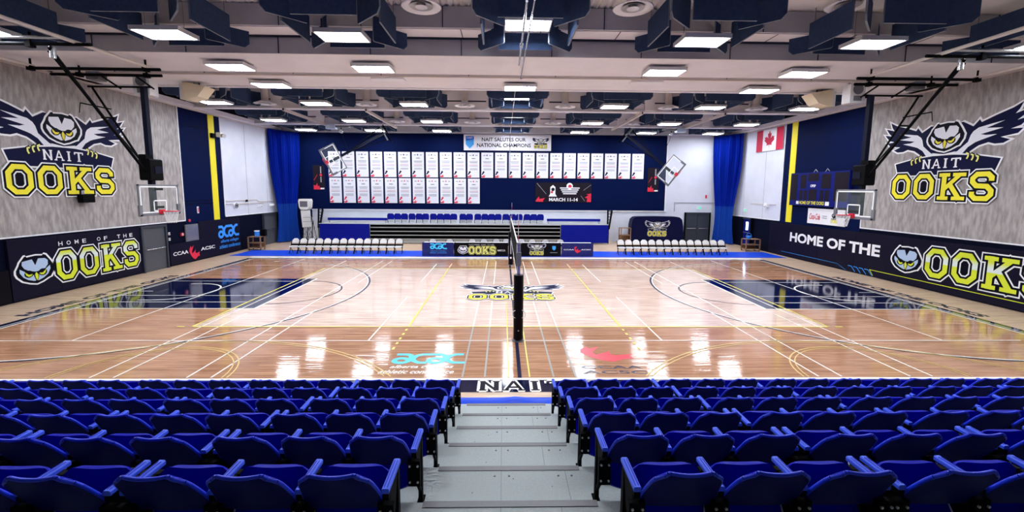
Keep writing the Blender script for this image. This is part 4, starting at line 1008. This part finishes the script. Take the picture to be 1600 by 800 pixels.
# ================================================================== BASKETBALL HOOPS
def net_mb(c, r, h, m='mesh'):
    mb = MB(); n = 12
    for i in range(n):
        a0 = 2*math.pi*i/n
        for s_ in (-1, 1):
            prev = None
            for k in range(5):
                a = a0+s_*k*math.pi/n; rr = r*(1-.38*k/4); p = (c[0]+rr*math.cos(a), c[1]+rr*math.sin(a), c[2]-h*k/4)
                if prev: mb.tube(prev, p, .006, m, 4, smooth=False, cap=False)
                prev = p
    return mb
def backboard(t, f, pos, w=1.83, h=1.07, net=True):
    """board centred at pos, facing direction f (local x or -y)"""
    F = Vector(f); U = F.cross(Vector((0, 0, 1))); U = -U; Z = Vector((0, 0, 1)); O = Vector(pos)
    def B(a, b, c, d, z0, z1, m, mb):
        vs = [O+U*x+F*y+Z*z for x in (a, b) for y in (c, d) for z in (z0, z1)]
        mb.add(vs, [(0, 1, 3, 2), (4, 6, 7, 5), (0, 4, 5, 1), (2, 3, 7, 6), (0, 2, 6, 4), (1, 5, 7, 3)], m)
    mb = MB(); B(-w/2+.03, w/2-.03, -.008, .008, -h/2+.03, h/2-.03, 'glass', mb); g = mb.build('backboard', t)
    mb = MB()
    for a, b, c, d in ((-w/2, w/2, h/2-.05, h/2), (-w/2, w/2, -h/2, -h/2+.06), (-w/2, -w/2+.05, -h/2, h/2), (w/2-.05, w/2, -h/2, h/2)): B(a, b, -.03, .02, c, d, 'grey', mb)
    B(-w/2-.02, -w/2+.1, -.035, .035, -h/2-.03, -h/2+.35, 'grille', mb); B(w/2-.1, w/2+.02, -.035, .035, -h/2-.03, -h/2+.35, 'grille', mb); B(-w/2, w/2, -.035, .035, -h/2-.03, -h/2+.03, 'grille', mb)
    mb.build('board_frame', g)
    mb = MB()
    for a, b, c, d in ((-w/2+.06, w/2-.06, h/2-.10, h/2-.06), (-w/2+.06, w/2-.06, -h/2+.07, -h/2+.11), (-w/2+.06, -w/2+.1, -h/2+.07, h/2-.06), (w/2-.1, w/2-.06, -h/2+.07, h/2-.06),
                       (-.3, .3, -.06, -.02), (-.3, .3, -.42, -.38), (-.3, -.26, -.42, -.02), (.26, .3, -.42, -.02)): B(a, b, .009, .014, c, d, 'white', mb)
    mb.build('board_markings', g)
    rz = -h/2+.11
    mb = MB(); B(-.1, .1, .01, .1, rz-.1, rz+.06, 'rim', mb); B(-.07, .07, .05, .16, rz-.03, rz+.02, 'rim', mb)
    rc = O+F*.38+Z*rz; mb.ring(tuple(rc), .23, .012, 'rim', 28); rm = mb.build('rim', t)
    if net: net_mb(rc, .225, .42).build('basket_net', rm)
def main_hoop(sx, nm):
    t = empty('basketball_hoop', (sx*12.95, 7.4, 7.3), 'basketball hoop hung from the ceiling at the %s end of the court' % nm, 'basketball hoop')
    f = -sx
    backboard(t, (f, 0, 0), (f*.15, 0, 3.42-7.3))
    MB().box(-.075, .075, -.08-.1, .08-.1, 2.95-7.3, .05, 'navymetal').build('mast', t)
    mb = MB(); mb.box(-.18, .22, -.38, .18, 4.1-7.3, 4.85-7.3, 'black', .04); mb.box(-.12, .12, -.42, -.1, 4.85-7.3, 5.0-7.3, 'black'); mb.box(-.2, .24, -.2, .14, 4.35-7.3, 4.6-7.3, 'navymetal')
    for z in (3.1, 3.75): mb.box(min(0, f*.15), max(0, f*.15), -.2, .2, z-7.3, z+.08-7.3, 'black')
    mb.build('height_adjuster', t)
    for a, b, r_ in (((-sx*.45, -3.68, .25), (-sx*.02, -.35, -2.9), .045), ((-sx*.35, -3.62, .18), (sx*.06, -.3, -2.65), .022), ((sx*1.85, 0, .02), (sx*.1, -.2, -2.75), .035)):
        mb = MB(); mb.tube(a, b, r_, 'black', 8); mb.build('brace', t)
    mb = MB(); mb.tube((-.2, -1.6, -1.25), (.2, -1.6, -1.25), .03, 'black'); mb.tube((sx*-.2, -1.7, -1.0), (sx*.55, -1.9, -.85), .02, 'black'); mb.tube((sx*.55, -1.9, -.85), (sx*.6, -1.9, -1.15), .012, 'black'); mb.tube((-sx*.45, -3.6, .0), (-sx*.45, -3.6, .3), .07, 'chrome', 10); mb.build('winch_bracket', t)
    return t
def hoop_frame(sx, nm):
    t = empty('hoop_support_frame', (sx*13.6, 6, 7.6), 'black and white ceiling pipe frame carrying the %s hoop' % nm, 'frame')
    L = lambda x: x-sx*13.6
    tb = lambda a, b, r, m, nme: MB().tube((L(a[0]), a[1]-6, a[2]-7.6), (L(b[0]), b[1]-6, b[2]-7.6), r, m, 8).build(nme, t)
    tb((sx*11.35, 3.66, 7.62), (sx*15.9, 3.62, 7.62), .045, 'black', 'cross_pipe'); tb((sx*11.9, 3.5, 7.74), (sx*16.3, 3.5, 7.74), .05, 'chrome', 'cross_pipe')
    tb((sx*11.35, 6.0, 7.6), (sx*15.5, 6.0, 7.6), .05, 'black', 'cross_pipe'); tb((sx*11.9, 6.78, 7.6), (sx*15.5, 6.72, 7.6), .05, 'black', 'cross_pipe')
    tb((sx*12.75, 7.4, 7.36), (sx*14.95, 7.4, 7.36), .035, 'black', 'cross_pipe')
    tb((sx*11.75, -3, 7.68), (sx*11.75, 6.1, 7.68), .05, 'whitepipe', 'long_pipe'); tb((sx*15.4, -3, 7.68), (sx*15.4, 6.1, 7.68), .05, 'whitepipe', 'long_pipe')
    for x, y in ((12.9, 3.64), (11.8, 6.0), (15.4, 6.0), (12.4, 6.78), (14.6, 6.76), (15.2, 3.64)):
        mb = MB(); mb.tube((L(sx*x), y-6, -.0), (L(sx*x), y-6, .32), .03, 'black', 6); mb.box(L(sx*x)-.07, L(sx*x)+.07, y-6-.08, y-6+.08, -.07, .07, 'black'); mb.build('clamp', t)
    for x in (12.75, 13.9): MB().tube((L(sx*x), .75, -.02), (L(sx*x), 1.5, -.28), .03, 'black', 6).build('drop_link', t)
    MB().box(L(sx*14.2)-.2, L(sx*14.2)+.2, .75, 1.1, -.15, .12, 'grille', .03).build('winch_motor', t)
for sx, nm in ((-1, 'left'), (1, 'right')): main_hoop(sx, nm); hoop_frame(sx, nm)
# far folded hoops (swung up sideways)
def far_hoop(sx, piv, ang, nm):
    t = empty('folded_hoop', piv, 'basketball hoop folded up sideways in front of the back wall, %s one' % nm, 'basketball hoop')
    backboard(t, (0, -1, 0), (0, -.25, -3.55), w=1.75, h=1.02, net=False)
    MB().box(-.07, .07, -.07, .07, -3.9, 0, 'navymetal').build('mast', t)
    mb = MB(); mb.bar((-.45, .05, -.0), (0, 0, -2.6), .05, .05, 'black'); mb.bar((.45, .05, 0), (0, 0, -2.6), .05, .05, 'black'); mb.bar((-.5, 0, 0), (.5, 0, 0), .07, .07, 'grey')
    mb.bar((-.6, .5, .1), (.6, .5, .1), .07, .07, 'black'); mb.build('brace', t)
    t.rotation_euler = (0, math.radians(ang), 0)
    return t
far_hoop(-1, (-7.9, 19.4, 7.35), 62, 'left'); far_hoop(1, (7.55, 19.4, 7.35), -52, 'right')
for sx, nm, x in ((-1, 'left', -10.6), (1, 'right', 10.4)):
    t = empty('hoop_winch', (x, 19.5, 7.45), 'small pale winch with cables above the folded %s hoop' % nm, 'winch')
    MB().box(-.55, .55, -.15, .15, .22, .34, 'grey').box(sx*.6-.3, sx*.6+.3, -.2, .2, .12, .4, 'ibeam').build('carrier', t)
    MB().tube((0, -.05, -.02), (0, .05, -.02), .12, 'chrome', 12).tube((0, 0, 0), (0, 0, .25), .03, 'black').build('pulley', t)
    MB().tube((0, 0, -.1), (-sx*.55*-1 if False else sx*-.0+(-sx)*-.4*-1, 0, -1.2), .012, 'black', 5).build('cable', t)

# hanging loudspeakers
for sx, nm in ((-1, 'left'), (1, 'right')):
    t = empty('hanging_loudspeaker', (sx*12.95-.28, 7.75, 7.12), 'white box loudspeaker with round grille hung under the soffit, %s side' % nm, 'loudspeaker')
    MB().box(-.28, .28, -.2, .2, 0, .70, 'housing', .03).build('case', t)
    mb = MB(); mb.tube((0, -.2, .5), (0, -.215, .5), .19, 'grille', 20); mb.box(-.15, .15, -.212, -.2, .08, .26, 'grille'); mb.build('grille', t)
    MB().tube((-.2, 0, .6), (-.2, 0, .78), .012, 'black', 5).tube((.2, 0, .6), (.2, 0, .78), .012, 'black', 5).build('hanger', t)
    t = empty('horn_loudspeaker', (sx*12.2, 9.05, 7.22), 'cream horn loudspeaker angled down beside the white box, %s side' % nm, 'loudspeaker')
    MB().prism([(sx*.45, .0), (sx*.45, .62), (sx*.3, .64), (-sx*.42, .5), (-sx*.1, .12), (sx*.28, .0)], 'y', -.3, .3, 'cream').build('horn', t)
    MB().box(min(sx*.45, sx*.6), max(sx*.45, sx*.6), -.25, .25, .02, .6, 'housing').build('driver_case', t)
    MB().tube((0, 0, .6), (0, 0, .68), .02, 'black').tube((sx*.2, 0, .6), (sx*.2, 0, .68), .02, 'black').build('hanger', t)

# ================================================================== CURTAINS
def curtain(sx, nm):
    A = Vector((sx*16.35, 21.75, 0)); Bp = Vector((sx*15.25, 23.75, 0)); d = Bp-A; L_ = d.length; dn = d.normalized(); nrm = Vector((-dn.y, dn.x, 0))
    t = empty('corner_curtain', ((A+Bp)/2), 'tall royal blue curtain gathered in the %s back corner' % nm, 'curtain')
    org = (A+Bp)/2
    N = 110
    def strip(z0, z1, m, name, k):
        mb = MB(); vs = []; fs = []
        for j in range(k+1):
            z = z0+(z1-z0)*j/k; g = 1-.42*math.exp(-((z-1.9)/2.6)**2) if z < 7 else 1-.42*math.exp(-((z-1.9)/2.6)**2)
            for i in range(N+1):
                s = i/N; amp = .11+.06*math.sin(3.1*s*7+.5)
                p = A+d*(.5+(s-.5)*g*1.02)+nrm*(amp*math.sin(2*math.pi*s*13+.35*math.sin(z*.9))) + dn*(.03*math.sin(2*math.pi*s*26))
                vs.append((p.x-org.x, p.y-org.y, z))
        for j in range(k):
            for i in range(N): a = j*(N+1)+i; fs.append((a, a+1, a+N+2, a+N+1))
        mb.add(vs, fs, m, True); o = mb.build(name, t)
    strip(2.75, 7.85, 'curtain', 'upper_cloth', 14); strip(.06, 2.75, 'curtain_low', 'lower_cloth', 8)
    MB().bar(A-org+Vector((0, 0, 7.87)), Bp-org+Vector((0, 0, 7.87)), .05, .05, 'grey').build('rail', t)
curtain(-1, 'left'); curtain(1, 'right')

# ================================================================== CARTS, RACK, BALL MACHINE
def cart(x, y, w, d, h, label, z0=.0, rz=0):
    t = empty('wooden_cart', (x, y, z0), label, 'cart', rz=rz)
    for sx in (-1, 1):
        for sy in (-1, 1):
            MB().box(sx*(w/2-.03)-.03, sx*(w/2-.03)+.03, sy*(d/2-.03)-.03, sy*(d/2-.03)+.03, .08, h, 'woodcart').build('post', t)
            MB().tube((sx*(w/2-.05)-.015, sy*(d/2-.05), .04), (sx*(w/2-.05)+.015, sy*(d/2-.05), .04), .04, 'black', 10).build('caster', t)
    for z in (.14, h*.52, h-.03): MB().box(-w/2, w/2, -d/2, d/2, z, z+.03, 'woodcart').build('shelf', t)
    mb = MB(); mb.box(-w/2, w/2, d/2-.02, d/2, .17, h*.52, 'woodcart'); mb.build('back_panel', t)
    return t
cart(-15.75, 18.55, .8, .55, .85, 'brown wooden cart with shelves by the left wall', z0=.0)
t = empty('drink_cooler', (-15.7, 18.55, .86), 'blue drink cooler on top of the left wooden cart', 'cooler')
MB().tube((0, 0, 0), (0, 0, .3), .15, 'cooler', 16).build('body', t); MB().tube((0, 0, .3), (0, 0, .35), .16, 'white', 16).build('lid', t); MB().tube((0, -.15, .06), (0, -.2, .06), .02, 'white', 6).build('tap', t)
t = empty('black_bin', (-15.35, 18.7, .86), 'small black box beside the blue cooler on the left cart', 'box')
MB().box(-.13, .13, -.12, .12, 0, .42, 'black', .02).build('body', t)
cart(15.7, 18.9, .95, .6, .8, 'brown wooden cart with shelves by the right wall', z0=.0)
t = empty('drink_cooler', (15.55, 18.9, .81), 'small blue basket with handle on the right wooden cart', 'cooler')
MB().tube((0, 0, 0), (0, 0, .18), .14, 'cooler', 14, .17).build('body', t); MB().ring((0, 0, .2), .15, .015, 'cooler', 16, 'y').build('handle', t)
cart(8.55, 22.7, .75, .6, 1.15, 'brown wooden cart beside the navy covered rack')
t = empty('covered_rack', (10.85, 22.9, .0), 'long rack under a navy cover with the owl emblem', 'covered rack')
def cover(u, v):
    a = v*math.pi; return (1.86*u*(1-.02*math.sin(3*v)), -.42*math.cos(a) if .0 < v < 1 else (-.42 if v == 0 else .42), .3)
prof = [(-1.86, .14), (-1.9, .6), (-1.88, 1.4), (-1.8, 1.78), (-1.62, 1.93), (-1.4, 1.97), (0, 1.99), (1.4, 1.97), (1.62, 1.93), (1.8, 1.76), (1.9, 1.3), (1.95, .7), (1.93, .14)]
MB().prism(prof, 'y', -.4, .4, 'logonavy').build('cover', t)
emblem((0, -.41, 1.2), (1, 0, 0), (0, 0, 1), .34, t, step=.003)
for x in (-1.7, 1.7): MB().box(x-.1, x+.1, -.35, .35, .02, .14, 'black', .02).build('caster', t)
t = empty('shooting_machine', (-14.35, 22.4, 0), 'white ball shooting machine with raised hopper and folded net beside the left curtain', 'shooting machine')
MB().prism([(-.33, 2.5), (-.38, 2.95), (-.33, 3.1), (.33, 3.1), (.38, 2.95), (.33, 2.5), (.22, 2.35), (-.22, 2.35)], 'y', -.3, .3, 'whiteplastic').build('hopper', t)
MB().box(-.26, .26, -.315, -.3, 2.55, 2.95, 'grille').build('hopper_net', t)
MB().prism([(-.2, 1.1), (-.28, 2.3), (.22, 2.3), (.26, 1.1)], 'y', -.2, .2, 'whiteplastic').build('tower', t)
mb = MB()
for k in range(9):
    x = -.15+k*.11; mb.tube((x+.15, -.25, 1.95-.02*k), (x-.05*((k % 3)-1), -.28, .25), .012, 'mesh', 5); mb.tube((x+.05, -.25, 1.3), (x+.2, -.3, .3), .01, 'mesh', 5)
for z in (.5, .8, 1.1, 1.5, 1.8): mb.tube((-.2+.1*z/2, -.27, z), (.75-.1*z/2, -.27, z+.05), .012, 'grille', 5)
mb.build('folded_net', t)
mb = MB(); mb.box(-.35, .75, -.35, .35, .1, .22, 'black'); mb.bar((.7, 0, .2), (.35, 0, 2.0), .06, .06, 'black'); mb.bar((-.2, -.2, .2), (-.15, -.1, 1.2), .05, .05, 'black')
for x in (-.3, .7): mb.tube((x, -.36, .06), (x, -.3, .06), .06, 'black', 12)
mb.build('base', t)
# small detector and notice on the white back wall
mb = MB(); mb.box(15.0-.05, 15.05, 23.93, 24.0, 3.3, 3.55, 'red'); tag(mb.build('fire_strobe'), 'tiny red strobe on the white back wall', 'alarm')
